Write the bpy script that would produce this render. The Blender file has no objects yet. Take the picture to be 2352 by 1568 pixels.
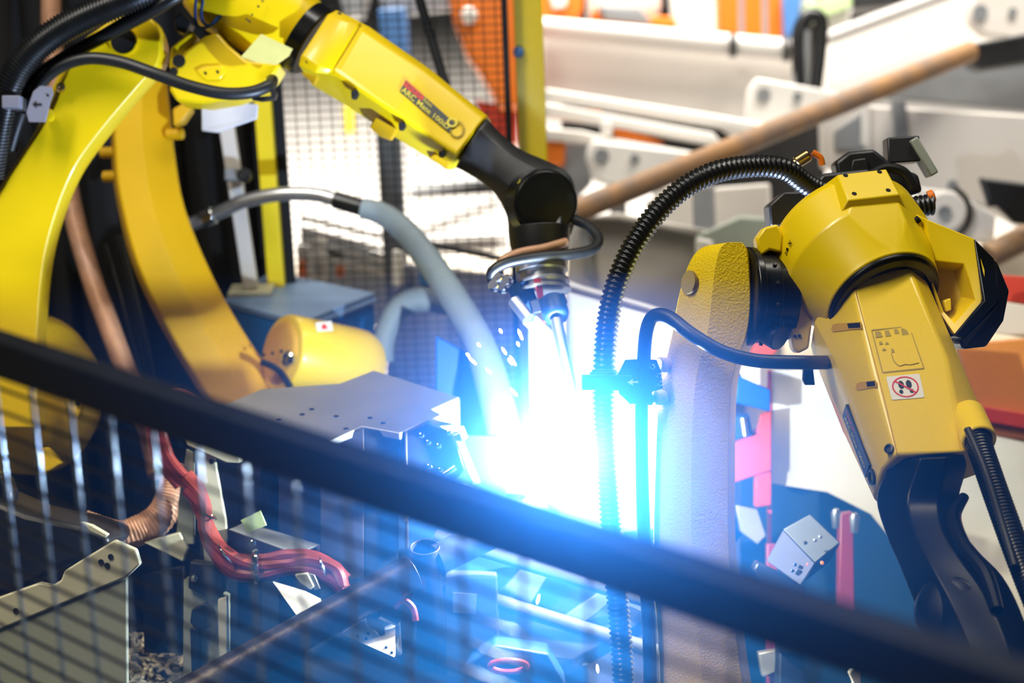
import bpy, bmesh, math, random
from mathutils import Vector, Matrix
random.seed(7)
SC = bpy.context.scene
COL = SC.collection
R = math.radians
# ------------------------------------------------------------ camera
F = 4573.0                       # focal length in pixels of the 2352 px wide frame
CAM_LOC = Vector((0, 0, 2.6))
CAM_M = Matrix.Translation(CAM_LOC) @ Matrix.Rotation(R(90-17), 4, 'X') @ Matrix.Rotation(R(-2.2), 4, 'Z')
cam_d = bpy.data.cameras.new('camera')
cam = bpy.data.objects.new('camera', cam_d); COL.objects.link(cam)
cam.matrix_world = CAM_M
cam_d.sensor_width = 36; cam_d.lens = F*36/2352; cam_d.clip_start = .05; cam_d.clip_end = 200
cam_d.dof.use_dof = True; cam_d.dof.focus_distance = 3.28; cam_d.dof.aperture_fstop = 2.7
cam_d.dof.aperture_blades = 9
SC.camera = cam
RX = (CAM_M.to_3x3() @ Vector((1,0,0))); UY = (CAM_M.to_3x3() @ Vector((0,1,0))); TC = (CAM_M.to_3x3() @ Vector((0,0,1)))
UP = Vector((0,0,1))
DOFF = 0.0
def V(px, py, d):                # a point of the place seen at that pixel, d metres deep
    d += DOFF
    return CAM_LOC + RX*((px-1176)/F*d) - UY*((py-784)/F*d) - TC*d
def PZ(px, py, z):               # the point of the level plane z seen at that pixel
    r = V(px, py, 1)-CAM_LOC
    return CAM_LOC + r*((z-CAM_LOC.z)/r.z)
def CV(x, y, z): return RX*x+UY*y+TC*z
ARC = V(1312, 1045, 3.56)        # where the torch burns
# ------------------------------------------------------------ world, lamps, exposure
w = bpy.data.worlds.new('hall'); SC.world = w; w.use_nodes = True
w.node_tree.nodes['Background'].inputs[0].default_value = (.95, .93, .9, 1)
w.node_tree.nodes['Background'].inputs[1].default_value = .03
def area(name, loc, target, sx, sy, power, col, spread=180):
    l = bpy.data.lights.new(name, 'AREA'); l.shape = 'RECTANGLE'; l.size = sx; l.size_y = sy; l.energy = power; l.color = col; l.spread = R(spread)
    o = bpy.data.objects.new(name, l); COL.objects.link(o); o.location = loc
    o.rotation_euler = (Vector(target)-Vector(loc)).to_track_quat('-Z', 'Y').to_euler(); return o
area('hall_lamp', (-1.9, 2.1, 5.8), (-.8, 3.9, 1.8), .7, 2.6, 185, (1, .95, .86))
area('hall_lamp', (1.6, 3.9, 6.2), (.9, 3.6, 1.5), .7, 2.6, 105, (1, .95, .86))
area('hall_lamp', (-.6, 10.5, 6.5), (-.6, 10.5, 0), 3.0, 3.0, 800, (1, .95, .87), 100)
area('hall_lamp', (2.6, 7.4, 6.0), (2.4, 8.6, 0), 3.0, 2.0, 150, (1, .94, .86), 90)
al = bpy.data.lights.new('welding_arc_light', 'POINT'); al.energy = 115; al.color = (.48, .64, 1.0); al.shadow_soft_size = .012
ao = bpy.data.objects.new('welding_arc_light', al); COL.objects.link(ao); ao.location = ARC + TC*.03
SC.view_settings.view_transform = 'Standard'; SC.view_settings.look = 'None'
SC.view_settings.gamma = 1; SC.view_settings.use_curve_mapping = False; SC.view_settings.exposure = 0
SC.cycles.max_bounces = 4; SC.cycles.diffuse_bounces = 2; SC.cycles.glossy_bounces = 2
SC.cycles.transmission_bounces = 4; SC.cycles.volume_bounces = 0; SC.cycles.sample_clamp_indirect = 4
SC.cycles.caustics_reflective = False; SC.cycles.caustics_refractive = False
# ------------------------------------------------------------ materials
MATS = {}
def mat(name, col, rough=.5, metal=0, var=.0, vscale=8, bump=0, bscale=60, col2=None, coat=0, emit=0, stretch=None, spec=None):
    m = bpy.data.materials.new(name); m.use_nodes = True; MATS[name] = m
    nt = m.node_tree; b = nt.nodes['Principled BSDF']; L = nt.links.new
    col = (*col, 1)
    b.inputs['Base Color'].default_value = col; b.inputs['Roughness'].default_value = rough; b.inputs['Metallic'].default_value = metal
    if spec is not None: b.inputs['Specular IOR Level'].default_value = spec
    if coat: b.inputs['Coat Weight'].default_value = coat; b.inputs['Coat Roughness'].default_value = .12
    tc = nt.nodes.new('ShaderNodeTexCoord'); src = tc.outputs['Object']
    if stretch:
        mp = nt.nodes.new('ShaderNodeMapping'); mp.inputs['Scale'].default_value = stretch; L(src, mp.inputs[0]); src = mp.outputs[0]
    if var or col2:
        n = nt.nodes.new('ShaderNodeTexNoise'); n.inputs['Scale'].default_value = vscale; n.inputs['Detail'].default_value = 5; L(src, n.inputs['Vector'])
        rp = nt.nodes.new('ShaderNodeValToRGB'); rp.color_ramp.elements[0].position = .35; rp.color_ramp.elements[1].position = .65
        c2 = col2 if col2 else tuple(c*(1-var) for c in col[:3])
        rp.color_ramp.elements[0].color = (*c2, 1); rp.color_ramp.elements[1].color = col
        L(n.outputs[0], rp.inputs[0]); L(rp.outputs[0], b.inputs['Base Color'])
        mr = nt.nodes.new('ShaderNodeMapRange'); mr.inputs[3].default_value = max(.02, rough-.08); mr.inputs[4].default_value = min(1, rough+.1)
        L(n.outputs[0], mr.inputs[0]); L(mr.outputs[0], b.inputs['Roughness'])
    if bump:
        n = nt.nodes.new('ShaderNodeTexNoise'); n.inputs['Scale'].default_value = bscale; n.inputs['Detail'].default_value = 3; L(src, n.inputs['Vector'])
        bp = nt.nodes.new('ShaderNodeBump'); bp.inputs['Strength'].default_value = bump; bp.inputs['Distance'].default_value = .004
        L(n.outputs[0], bp.inputs['Height']); L(bp.outputs[0], b.inputs['Normal'])
    if emit:
        b.inputs['Emission Color'].default_value = col; b.inputs['Emission Strength'].default_value = emit
        m.cycles.emission_sampling = 'NONE'
    return m
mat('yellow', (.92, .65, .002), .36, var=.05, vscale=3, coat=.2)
mat('yellow_cast', (.92, .64, .003), .45, var=.08, vscale=4, bump=.55, bscale=260)
mat('brown_hole', (.2, .12, .015), .6, var=.2, vscale=9)
mat('yellow_shaded', (.66, .37, .004), .4, var=.1, vscale=4)  # robot yellow with shade put in: slots, seam, undersides, rear arm
mat('yellow_post', (.92, .7, .01), .4, var=.08, vscale=6)
mat('tape', (.8, .76, .25), .5, var=.15, vscale=12)
mat('rubber', (.008, .009, .01), .32, var=.3, vscale=20)
mat('rubber_soft', (.014, .016, .018), .42, var=.3, vscale=20)
mat('black', (.012, .012, .013), .42, var=.3, vscale=9)
mat('black_gloss', (.006, .007, .008), .24, var=.2, vscale=6, spec=.35)
mat('wrist_black', (.02, .02, .021), .38, var=.25, vscale=5)
mat('frame_black', (.006, .007, .009), .5, var=.3, vscale=15, spec=.25)
mat('wire_glint', (.42, .58, .8), .18, metal=1, var=.03, vscale=30)  # blue tint put into the metal for the arc glint on upright wires
mat('wire', (.035, .045, .06), .2, metal=.95, var=.1, vscale=30)  # level wires: darker copy, toned down against lamp reflections
mat('curtain', (.004, .004, .005), .75, var=.4, vscale=2)
mat('hole', (.004, .003, .002), .8, var=.3, vscale=9)
mat('steel', (.5, .51, .52), .34, metal=.9, var=.2, vscale=8)
mat('steel_plate', (.42, .42, .41), .42, metal=.55, var=.22, vscale=5, col2=(.33, .34, .34))
mat('chrome', (.8, .8, .8), .12, metal=1, var=.1)
mat('dark_steel', (.02, .02, .021), .45, metal=.3, var=.4, vscale=7)
mat('brown_steel', (.045, .034, .03), .5, metal=.3, var=.4, vscale=5)
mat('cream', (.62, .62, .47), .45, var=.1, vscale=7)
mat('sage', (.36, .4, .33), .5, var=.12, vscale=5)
mat('grey_paint', (.25, .26, .27), .45, var=.15, vscale=6)
mat('lilac_plate', (.24, .25, .33), .42, var=.1, vscale=9)
mat('white', (.78, .75, .7), .45, var=.06, vscale=3)
mat('white_warm', (.72, .67, .61), .5, var=.08, vscale=2)
mat('white_grey', (.5, .48, .46), .5, var=.1, vscale=2)
mat('paper', (.82, .81, .85), .7, var=.05, vscale=5)
mat('orange', (.85, .19, .006), .4, var=.1, vscale=4)
mat('orange_light', (.8, .3, .06), .4, var=.1, vscale=2)
mat('red_paint', (.7, .07, .035), .4, var=.1, vscale=6)
mat('red_cable', (.32, .045, .03), .38, var=.25, vscale=25)
mat('copper_hose', (.6, .33, .2), .45, metal=.15, var=.2, vscale=30)
mat('blue_box', (.01, .2, .75), .4, var=.1, vscale=5)
mat('blue_lid', (.22, .35, .64), .4, var=.15, vscale=6)
mat('blue_dark', (.012, .05, .16), .45, var=.2, vscale=5)
mat('blue_bg', (.06, .2, .5), .5, var=.15, vscale=5)
mat('grey_hose', (.3, .36, .38), .5, var=.1, vscale=20)
mat('rust', (.2, .115, .07), .55, metal=.3, vscale=9, col2=(.09, .06, .045), bump=.3, bscale=90)
mat('rust_bg', (.5, .26, .1), .6, vscale=9, col2=(.27, .18, .125), var=.1)
mat('bright_sheet', (.9, .91, .92), .4, var=.2, vscale=6)
mat('black_deep', (.004, .0045, .005), .3, var=.2, vscale=6, spec=.15)
mat('tube_steel', (.1, .085, .075), .4, metal=.65, vscale=14, col2=(.05, .04, .038), bump=.25, bscale=70)
mat('floor', (.5, .47, .44), .55, var=.12, vscale=.8)
mat('cell_floor', (.06, .06, .065), .5, var=.3, vscale=3)
mat('brass', (.62, .45, .2), .25, metal=1, var=.1)
mat('decal_dark', (.02, .028, .026), .35, var=.1)
mat('decal_red', (.75, .03, .03), .4, var=.05)
mat('decal_yellow', (.85, .72, .03), .4, var=.05)
mat('decal_white', (.85, .84, .8), .4, var=.03)
mat('red_dark', (.22, .02, .03), .45, var=.15, vscale=6)
mat('blue_cover', (.004, .09, .5), .4, var=.1, vscale=5)
mat('dull_steel', (.09, .09, .1), .6, metal=.2, var=.2, vscale=7, spec=.2)
mat('sensor_side', (.07, .07, .1), .75, var=.15, vscale=7, spec=.1)
mat('sensor_lid', (.13, .135, .13), .65, var=.12, vscale=7, spec=.15)
mat('decal_line', (.42, .3, .01), .5, var=.05)
mat('green_pale', (.45, .6, .3), .5, var=.1)
mat('chip', (.8, .79, .77), .35, metal=.5, var=.2, vscale=40)
mat('arc_core', (.75, .88, 1.0), .5, var=.02, emit=60)
mat('spark', (1.0, .85, .7), .5, var=.02, emit=25)
# ------------------------------------------------------------ mesh helpers
ORG = {}
def catmull(pts, n):
    if n <= 1: return list(pts)
    out = []; N = len(pts)
    for i in range(N-1):
        p0 = pts[max(i-1, 0)]; p1 = pts[i]; p2 = pts[i+1]; p3 = pts[min(i+2, N-1)]
        for k in range(n):
            t = k/n
            out.append(.5*((2*p1)+(p2-p0)*t+(2*p0-5*p1+4*p2-p3)*t*t+(3*p1-p0-3*p2+p3)*t**3))
    out.append(pts[-1]); return out
def lerp(a, b, t): return a*(1-t)+b*t
class G:
    def __init__(s): s.v = []; s.f = []
    def ring_loft(s, secs, cap=True, closed=True):
        n = len(secs[0]); b = len(s.v)
        for q in secs: s.v += [Vector(p) for p in q]
        for i in range(len(secs)-1):
            for j in range(n if closed else n-1):
                k = (j+1) % n
                s.f.append((b+i*n+j, b+i*n+k, b+(i+1)*n+k, b+(i+1)*n+j))
        if cap:
            s.f.append(tuple(b+j for j in reversed(range(n)))); e = b+(len(secs)-1)*n
            s.f.append(tuple(e+j for j in range(n)))
        return s
    def rev(s, c, ax, prof, seg=24, cap=True, sq=1.0):
        ax = ax.normalized(); u = ax.orthogonal().normalized(); q = ax.cross(u)
        secs = [[c+ax*t+(u*math.cos(2*math.pi*k/seg)+q*math.sin(2*math.pi*k/seg))*r for k in range(seg)] for t, r in prof]
        return s.ring_loft(secs, cap)
    def cyl(s, a, b, r, r2=None, seg=20):
        d = b-a; return s.rev(a, d, [(0, r), (d.length, r if r2 is None else r2)], seg)
    def pipe(s, a, b, ro, ri, seg=28):
        d = b-a; L = d.length
        return s.rev(a, d, [(0, ri), (0, ro), (L, ro), (L, ri), (0, ri)], seg, cap=False)
    def tube(s, pts, r, seg=12, n=6, corr=None, cap=True):
        """pts: world points; r one radius or a list; corr=(pitch, depth) makes it corrugated"""
        rs = r if isinstance(r, (list, tuple)) else [r]*len(pts)
        P = catmull([Vector(p) for p in pts], n); Rr = catmull([Vector((x, 0, 0)) for x in rs], n); Rr = [x.x for x in Rr]
        if corr:
            pitch, dep = corr; cum = [0]
            for i in range(1, len(P)): cum.append(cum[-1]+(P[i]-P[i-1]).length)
            L = cum[-1]; st = pitch/4; m = int(L/st); Q = []; S = []; j = 0
            for k in range(m+1):
                x = min(L*.99999, k*st)
                while j < len(cum)-2 and cum[j+1] < x: j += 1
                t = (x-cum[j])/max(1e-9, cum[j+1]-cum[j]); Q.append(lerp(P[j], P[j+1], t))
                S.append(lerp(Rr[j], Rr[j+1], t)*(1 if k % 4 < 2 else 1-dep))
            P, Rr = Q, S
        secs = []; u = None
        for i, p in enumerate(P):
            T = (P[min(i+1, len(P)-1)]-P[max(i-1, 0)]).normalized()
            if u is None: u = T.orthogonal().normalized()
            u = (u-T*u.dot(T)).normalized(); q = T.cross(u)
            secs.append([p+(u*math.cos(2*math.pi*k/seg)+q*math.sin(2*math.pi*k/seg))*Rr[i] for k in range(seg)])
        return s.ring_loft(secs, cap)
    def box(s, c, X, Y, Z, sx, sy, sz):
        X = X.normalized()*sx/2; Y = Y.normalized()*sy/2; Z = Z.normalized()*sz/2
        return s.ring_loft([[c-X-Y+Z*k, c+X-Y+Z*k, c+X+Y+Z*k, c-X+Y+Z*k] for k in (-1, 1)])
    def prism(s, outline, vec):
        return s.ring_loft([[p+vec for p in outline], list(outline)])
    def rails(s, Lp, Rp, tf, tb, cl=.2, cr=.2, n=4, bl=.12, br=.12):
        """loft between a left and a right edge, each [(px,py,d)], with chamfered front and back"""
        A = catmull([V(*p) for p in Lp], n); B = catmull([V(*p) for p in Rp], n); secs = []
        m = len(A)
        for i in range(m):
            l, r = A[i], B[i]; t = i/(m-1)
            f = tf if not isinstance(tf, tuple) else lerp(tf[0], tf[1], t)
            g = tb if not isinstance(tb, tuple) else lerp(tb[0], tb[1], t)
            a = cl if not isinstance(cl, tuple) else lerp(cl[0], cl[1], t)
            c = cr if not isinstance(cr, tuple) else lerp(cr[0], cr[1], t)
            secs.append([l, lerp(l, r, a)+TC*f, lerp(l, r, 1-c)+TC*f, r, lerp(l, r, 1-br)-TC*g, lerp(l, r, bl)-TC*g])
        return s.ring_loft(secs)
    def mesh(s, name, m, ang=35, off=Vector()):
        me = bpy.data.meshes.new(name); me.from_pydata([p-off for p in s.v], [], s.f); me.validate()
        bm = bmesh.new(); bm.from_mesh(me); bmesh.ops.recalc_face_normals(bm, faces=bm.faces); bm.to_mesh(me); bm.free()
        me.materials.append(MATS[m])
        me.shade_smooth(); me.set_sharp_from_angle(angle=R(ang))
        return me
    def build(s, name, m, parent=None, bev=0, ang=35, label=None, seg=2):
        if parent is not None: off = ORG[parent.name]
        else:
            xs = [p.x for p in s.v]; ys = [p.y for p in s.v]
            off = Vector(((min(xs)+max(xs))/2, (min(ys)+max(ys))/2, min(p.z for p in s.v)))
        o = bpy.data.objects.new(name, s.mesh(name, m, ang, off)); COL.objects.link(o)
        ORG[o.name] = off
        if parent is not None: o.parent = parent
        else: o.location = off
        if bev:
            b = o.modifiers.new('edge', 'BEVEL'); b.width = bev; b.segments = seg; b.limit_method = 'ANGLE'; b.angle_limit = R(32); b.use_clamp_overlap = True
        if label: o['label'] = label
        return o
def tag(o, label, cat, group=None, kind=None):
    o['label'] = label
    if cat: o['category'] = cat
    if group: o['group'] = group
    o['kind'] = kind or 'thing'
    return o
def thing(name, loc, label, cat, group=None):
    o = bpy.data.objects.new(name, None); COL.objects.link(o); o.location = loc; o.empty_display_size = .1
    ORG[o.name] = Vector(loc); return tag(o, label, cat, group)
def struct(o): o['kind'] = 'structure'; return o
def px(pts, d): return [V(x, y, d) for x, y in pts]
def slab(pts, d, th):            # outline seen at depth d, running th metres back along the line of sight
    P = [tuple(p) if len(p) == 3 else (p[0], p[1], d) for p in pts]; n = len(P); Q = list(P)
    for i, p in enumerate(P):    # pieces that leave the frame on the right go on for a while beyond it
        if p[0] >= 2420:
            inn = [q for q in (P[i-1], P[(i+1) % n]) if q[0] < 2400]
            if inn:
                q = max(inn, key=lambda t: t[0]); k = (2950-q[0])/(p[0]-q[0]); Q[i] = tuple(a+(b-a)*k for a, b in zip(q, p))
            else: Q[i] = (2950, p[1], p[2])
    return G().prism([V(*p) for p in Q], -TC*th)
def quadmap(q):                  # q: four world corners (u0v0, u1v0, u1v1, u0v1) -> function of (u, v)
    n = (q[1]-q[0]).cross(q[3]-q[0]).normalized()
    if n.dot(CAM_LOC-q[0]) < 0: n = -n
    return (lambda u, v, h=0: lerp(lerp(q[0], q[1], u), lerp(q[3], q[2], u), v)+n*h)
def decal(name, poly, qm, m, parent, h0=.0004, h1=.0012):
    return G().ring_loft([[qm(u, v, h0) for u, v in poly], [qm(u, v, h1) for u, v in poly]]).build(name, m, parent)
def ringdecal(name, c, r, th, qm, m, parent, h0=.0004, h1=.0014, ry=None, n=32):
    ry = ry or r; g = G(); secs = []
    for k in range(n):
        a = 2*math.pi*k/n; ca, sa = math.cos(a), math.sin(a); k2 = 1-th/r
        secs.append([qm(c[0]+ca*r, c[1]+sa*ry, h0), qm(c[0]+ca*r, c[1]+sa*ry, h1), qm(c[0]+ca*r*k2, c[1]+sa*ry*k2, h1), qm(c[0]+ca*r*k2, c[1]+sa*ry*k2, h0)])
    secs.append(secs[0]); return g.ring_loft(secs, cap=False).build(name, m, parent)
def lettering(name, txt, qm, box, m, parent, h0=.001, h1=.0018, shear=0, bold=0):
    cu = bpy.data.curves.new('t', 'FONT'); cu.body = txt; cu.size = 1; cu.shear = shear; cu.offset = bold; cu.extrude = 0; cu.resolution_u = 3
    ob = bpy.data.objects.new('t', cu); COL.objects.link(ob); bpy.context.view_layer.update()
    me = bpy.data.meshes.new_from_object(ob.evaluated_get(bpy.context.evaluated_depsgraph_get()))
    bpy.data.objects.remove(ob); bpy.data.curves.remove(cu)
    xs = [v.co.x for v in me.vertices]; ys = [v.co.y for v in me.vertices]
    x0, x1, y0, y1 = min(xs), max(xs), min(ys), max(ys); u0, v0, u1, v1 = box
    off = ORG[parent.name]
    for v in me.vertices:
        v.co = qm(u0+(v.co.x-x0)/(x1-x0)*(u1-u0), v0+(v.co.y-y0)/(y1-y0)*(v1-v0), h1)-off
    me.materials.clear(); me.materials.append(MATS[m])
    o = bpy.data.objects.new(name, me); COL.objects.link(o); o.parent = parent; ORG[o.name] = off; return o
def bolt(name, p, ax, r, h, m, parent):
    return G().rev(p, ax, [(-.002, r), (h*.8, r), (h, r*.75)], 10).build(name, m, parent)
# ------------------------------------------------------------ setting
struct(G().prism([Vector((-14, -3, 0)), Vector((14, -3, 0)), Vector((14, 40, 0)), Vector((-14, 40, 0))], Vector((0, 0, -.1))).build('floor', 'floor'))
o = G().prism([Vector((-2.6, 1.0, .012)), Vector((2.3, 1.0, .012)), Vector((2.3, 5.6, .012)), Vector((-2.6, 5.6, .012))], Vector((0, 0, -.012))).build('floor_plate', 'cell_floor'); tag(o, 'dark floor plate under the whole welding cell', 'floor plate')
# ------------------------------------------------------------ right robot (in focus)
def base_of(root, p, r, m='yellow_cast'):
    """turret and pedestal of a robot, standing on the floor under its shoulder p"""
    g = G().rev(Vector((p.x, p.y, .012)), UP, [(0, r*1.5), (.03, r*1.5), (.03, r*1.15), (p.z-.2, r*1.05), (p.z-.12, r*.95)], 24)
    g.build('pedestal', 'black', root, bev=.004)
bx = V(1640, 1790, 3.40)
rC = thing('welding_robot', (bx.x, bx.y, .012), 'yellow welding robot in sharp focus at right, forearm reaching down towards the camera', 'robot')
LK = [(560, 1648, 1700), (566, 1618, 1712), (585, 1594, 1722), (625, 1575, 1730), (690, 1557, 1736), (750, 1547, 1732), (800, 1536, 1718), (860, 1522, 1697), (950, 1510, 1690), (1100, 1504, 1688), (1250, 1501, 1690), (1400, 1506, 1703), (1568, 1515, 1726), (1780, 1500, 1770)]
g = G().rails([(a, y, 3.36) for y, a, b in LK], [(b, y, 3.37) for y, a, b in LK], (.055, .062), (.06, .09), cl=(.36, .44), cr=(.12, .14), n=3)
linkC = g.build('lower_arm', 'yellow_cast', rC, bev=.009, ang=50, seg=3, label='yellow cast lower arm with grainy paint')
G().rev(V(1581, 648, 3.342), CV(-.86, .12, .5), [(-.004, .02), (.0008, .02)], 20).build('boss_hole', 'brown_hole', linkC)
G().cyl(V(1512, 838, 3.35), V(1535, 840, 3.36), .014).build('mounting_lug', 'yellow_cast', linkC, bev=.003)
G().cyl(V(1500, 912, 3.35), V(1530, 914, 3.36), .014).build('mounting_lug', 'yellow_cast', linkC, bev=.003)
base_of(rC, bx, .14)
G().rev(bx-RX*.02, RX, [(-.11, .08), (-.1, .105), (.1, .105), (.12, .09), (.13, .06)], 28).build('shoulder_joint', 'yellow_cast', rC, bev=.004)
# joint three: black gear ring between arm and elbow casting
jx = CV(.93, -.03, -.22).normalized()
J3 = V(1748, 682, 3.37)
G().rev(J3, jx, [(-.034, .078), (-.03, .084), (-.018, .084), (-.018, .0785), (.012, .0785), (.012, .073), (.045, .073)], 40).build('elbow_gear_ring', 'black_gloss', rC, bev=.0015)
for k in range(14):
    a = 2*math.pi*k/14; u = jx.orthogonal().normalized(); q = jx.cross(u)
    bolt('ring_bolt', J3+jx*.001+(u*math.cos(a)+q*math.sin(a))*.0785, (u*math.cos(a)+q*math.sin(a)), .0035, .004, 'black', rC)
slab([(1737, 548), (1755, 522), (1786, 514), (1800, 540), (1796, 580), (1768, 574), (1745, 590)], 3.33, .05).build('elbow_flange', 'yellow', rC, bev=.004)
slab([(1790, 690), (1812, 735), (1822, 800), (1833, 812), (1858, 800), (1866, 740), (1830, 680)], 3.33, .05).build('elbow_flange', 'yellow', rC, bev=.004)
for (x, y) in ((1826, 772), (1836, 771)): G().cyl(V(x, y, 3.331), V(x, y, 3.327), .0028, seg=10).build('flange_hole', 'hole', rC)
G().rev(V(1772, 742, 3.325), RX, [(0, .013), (.018, .013), (.02, .011)], 16).build('grease_plug', 'black_gloss', rC, bev=.001)
G().rev(V(1762, 760, 3.34), CV(.6, -.4, .6), [(0, .022), (.03, .022)], 16).build('cable_gland', 'black', rC, bev=.002)
# elbow casting: turned body about the forearm axis, cut by flats
aC = CV(.31, -.665, .68).normalized(); nC = CV(-.288, .617, .734).normalized(); sC = CV(-.908, -.4235, 0).normalized()
EC = V(2030, 690, 3.30)
g = G().rev(EC, aC, [(-.2, .06), (-.192, .1), (-.178, .125), (-.16, .136), (-.085, .136), (-.012, .104), (-.002, .101)], 56)
me = g.mesh('elbow_casting', 'yellow', 28, ORG[rC.name])
bm = bmesh.new(); bm.from_mesh(me)
def flat(nrm, offp):
    r = bmesh.ops.bisect_plane(bm, geom=bm.verts[:]+bm.edges[:]+bm.faces[:], plane_co=offp-ORG[rC.name], plane_no=nrm, clear_outer=True)
    ed = [e for e in r['geom_cut'] if isinstance(e, bmesh.types.BMEdge)]
    if ed: bmesh.ops.contextual_create(bm, geom=ed)
nP = (nC*.92-sC*.39).normalized(); E1 = EC-aC*.112+nP*.133
fN = (nP*.96+aC*.28).normalized(); flat(fN, E1)
n2 = (nC*.5-sC*.866).normalized(); fN = (n2*.95+aC*.24).normalized(); flat(fN, EC-aC*.1+n2*.129)
bmesh.ops.recalc_face_normals(bm, faces=bm.faces); bm.to_mesh(me); bm.free()
me.shade_smooth(); me.set_sharp_from_angle(angle=R(14))
castC = bpy.data.objects.new('elbow_casting', me); COL.objects.link(castC); castC.parent = rC; ORG[castC.name] = ORG[rC.name]
b = castC.modifiers.new('edge', 'BEVEL'); b.width = .0025; b.segments = 2; b.limit_method = 'ANGLE'; b.angle_limit = R(14)
def onpad(x, y):
    r = V(x, y, 1)-CAM_LOC; q = EC+nP*.14; return CAM_LOC+r*((q-CAM_LOC).dot(nP)/r.dot(nP))
pad = [onpad(x, y) for x, y in ((1924, 401), (2035, 388), (2066, 446), (1948, 459))]; pm = sum(pad, Vector())/4
G().ring_loft([[q+(q-pm)*.55-nP*.045 for q in pad], pad]).build('mounting_pad', 'yellow', castC, bev=.002)
for x, y in ((1942, 403), (2020, 395), (1962, 445), (2040, 437)):
    G().rev(onpad(x, y)+nP*.0003, nP, [(0, .0042), (.0006, .0042)], 12).build('screw_hole', 'hole', castC)
G().rev(EC-aC*.085+n2*.126+aC*.01, n2, [(-.004, .006), (.0025, .006), (.003, .004)], 12).build('lifting_hole', 'hole', castC)
# axis marks on the casting
def patch(c, ax_u, ax_v, nrm, su, sv):
    return quadmap([c-ax_u*su/2-ax_v*sv/2, c+ax_u*su/2-ax_v*sv/2, c+ax_u*su/2+ax_v*sv/2, c-ax_u*su/2+ax_v*sv/2])
mdir = (sC*.8+nC*.6).normalized(); mc = EC-aC*.118+mdir*.1366
tdir = mdir.cross(aC).normalized(); tdir = tdir if tdir.dot(UY) > 0 else -tdir
mq = quadmap([mc-aC*.03-tdir*.03, mc+aC*.03-tdir*.03, mc+aC*.03+tdir*.03, mc-aC*.03+tdir*.03])
lettering('axis_mark', 'x', mq, (.42, .72, .6, .86), 'hole', castC, h0=.0008, h1=.0012)
ringdecal('axis_mark', (.52, .58), .045, .04, mq, 'hole', castC); ringdecal('axis_mark', (.54, .47), .05, .02, mq, 'decal_line', castC)
# black joint ring and bearing seen around the forearm root
G().rev(EC, aC, [(-.02, .099), (.004, .099), (.008, .094), (.008, .078), (-.02, .078)], 48, cap=False).build('forearm_seal_ring', 'black_gloss', rC, bev=.0015)
G().rev(EC, aC, [(-.02, .082), (.0, .082), (.0, .0), ], 40, cap=False).build('forearm_bearing', 'black', rC)
# motor housing and its black cover
ho = [V(*p) for p in ((2060, 470, 3.36), (2128, 503, 3.30), (2238, 548, 3.29), (2262, 620, 3.27), (2262, 690, 3.26), (2196, 772, 3.25), (2160, 720, 3.28), (2130, 620, 3.30))]
hi = [V(*p) for p in ((2136, 590, 3.302), (2142, 598, 3.30), (2214, 606, 3.285), (2226, 640, 3.275), (2240, 690, 3.265), (2192, 742, 3.262), (2168, 716, 3.28), (2140, 640, 3.30))]
hous = G().ring_loft([[p-TC*.13 for p in ho], ho, hi, [lerp(p, sum(hi, Vector())/8, .25)-TC*.055 for p in hi]]).build('motor_housing', 'yellow', rC, bev=.003)
slab([(2168, 690, 3.285), (2184, 684, 3.285), (2186, 712, 3.28), (2174, 716, 3.28)], 3.26, .03).build('housing_rib', 'yellow', hous, bev=.002)
slab([(2238, 548, 3.285), (2284, 594, 3.30), (2292, 690, 3.25), (2212, 778, 3.24), (2190, 770, 3.25), (2258, 690, 3.25)], 3.26, .15).build('motor_cover', 'black_gloss', rC, bev=.003)
slab([(2278, 590, 3.30), (2292, 604, 3.31), (2319, 668, 3.31), (2306, 736, 3.30), (2266, 796, 3.29), (2212, 802, 3.28), (2205, 785, 3.26), (2290, 694, 3.27)], 3.28, .13).build('motor_cover', 'black_gloss', rC, bev=.004)
# forearm
S0 = [(1866, 812, 3.40), (1860, 790, 3.37), (1869, 735, 3.32), (1926, 664, 3.275), (1950, 622, 3.262), (2088, 612, 3.258), (2126, 642, 3.285), (2160, 715, 3.33), (2110, 800, 3.46), (1920, 880, 3.48)]
S1 = [(1940, 1000, 3.30), (1936, 962, 3.27), (1955, 900, 3.215), (1994, 850, 3.18), (2002, 840, 3.177), (2175, 822, 3.165), (2212, 845, 3.20), (2222, 870, 3.24), (2180, 960, 3.34), (2010, 1040, 3.35)]
S2 = [(2012, 1155, 3.22), (2008, 1142, 3.2), (2026, 1082, 3.13), (2050, 1050, 3.10), (2056, 1045, 3.095), (2215, 1040, 3.08), (2262, 1030, 3.10), (2286, 1005, 3.14), (2250, 1090, 3.22), (2080, 1150, 3.25)]
foreC = G().ring_loft([[V(*p) for p in s_] for s_ in (S0, S1, S2)]).build('forearm', 'yellow', rC, bev=.006, ang=24, seg=3)
mqC = quadmap([V(2002, 840, 3.177), V(2175, 822, 3.165), V(2088, 612, 3.258), V(1950, 622, 3.262)])    # upper half of the top face
mqD = quadmap([V(2056, 1045, 3.095), V(2215, 1040, 3.08), V(2175, 822, 3.165), V(2002, 840, 3.177)])   # lower half
mqL = quadmap([V(2026, 1082, 3.13), V(2050, 1050, 3.10), V(1994, 850, 3.18), V(1955, 900, 3.215)])
mqS = quadmap([V(2008, 1142, 3.2), V(1936, 962, 3.27), V(1955, 900, 3.215), V(2026, 1082, 3.13)])
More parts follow.
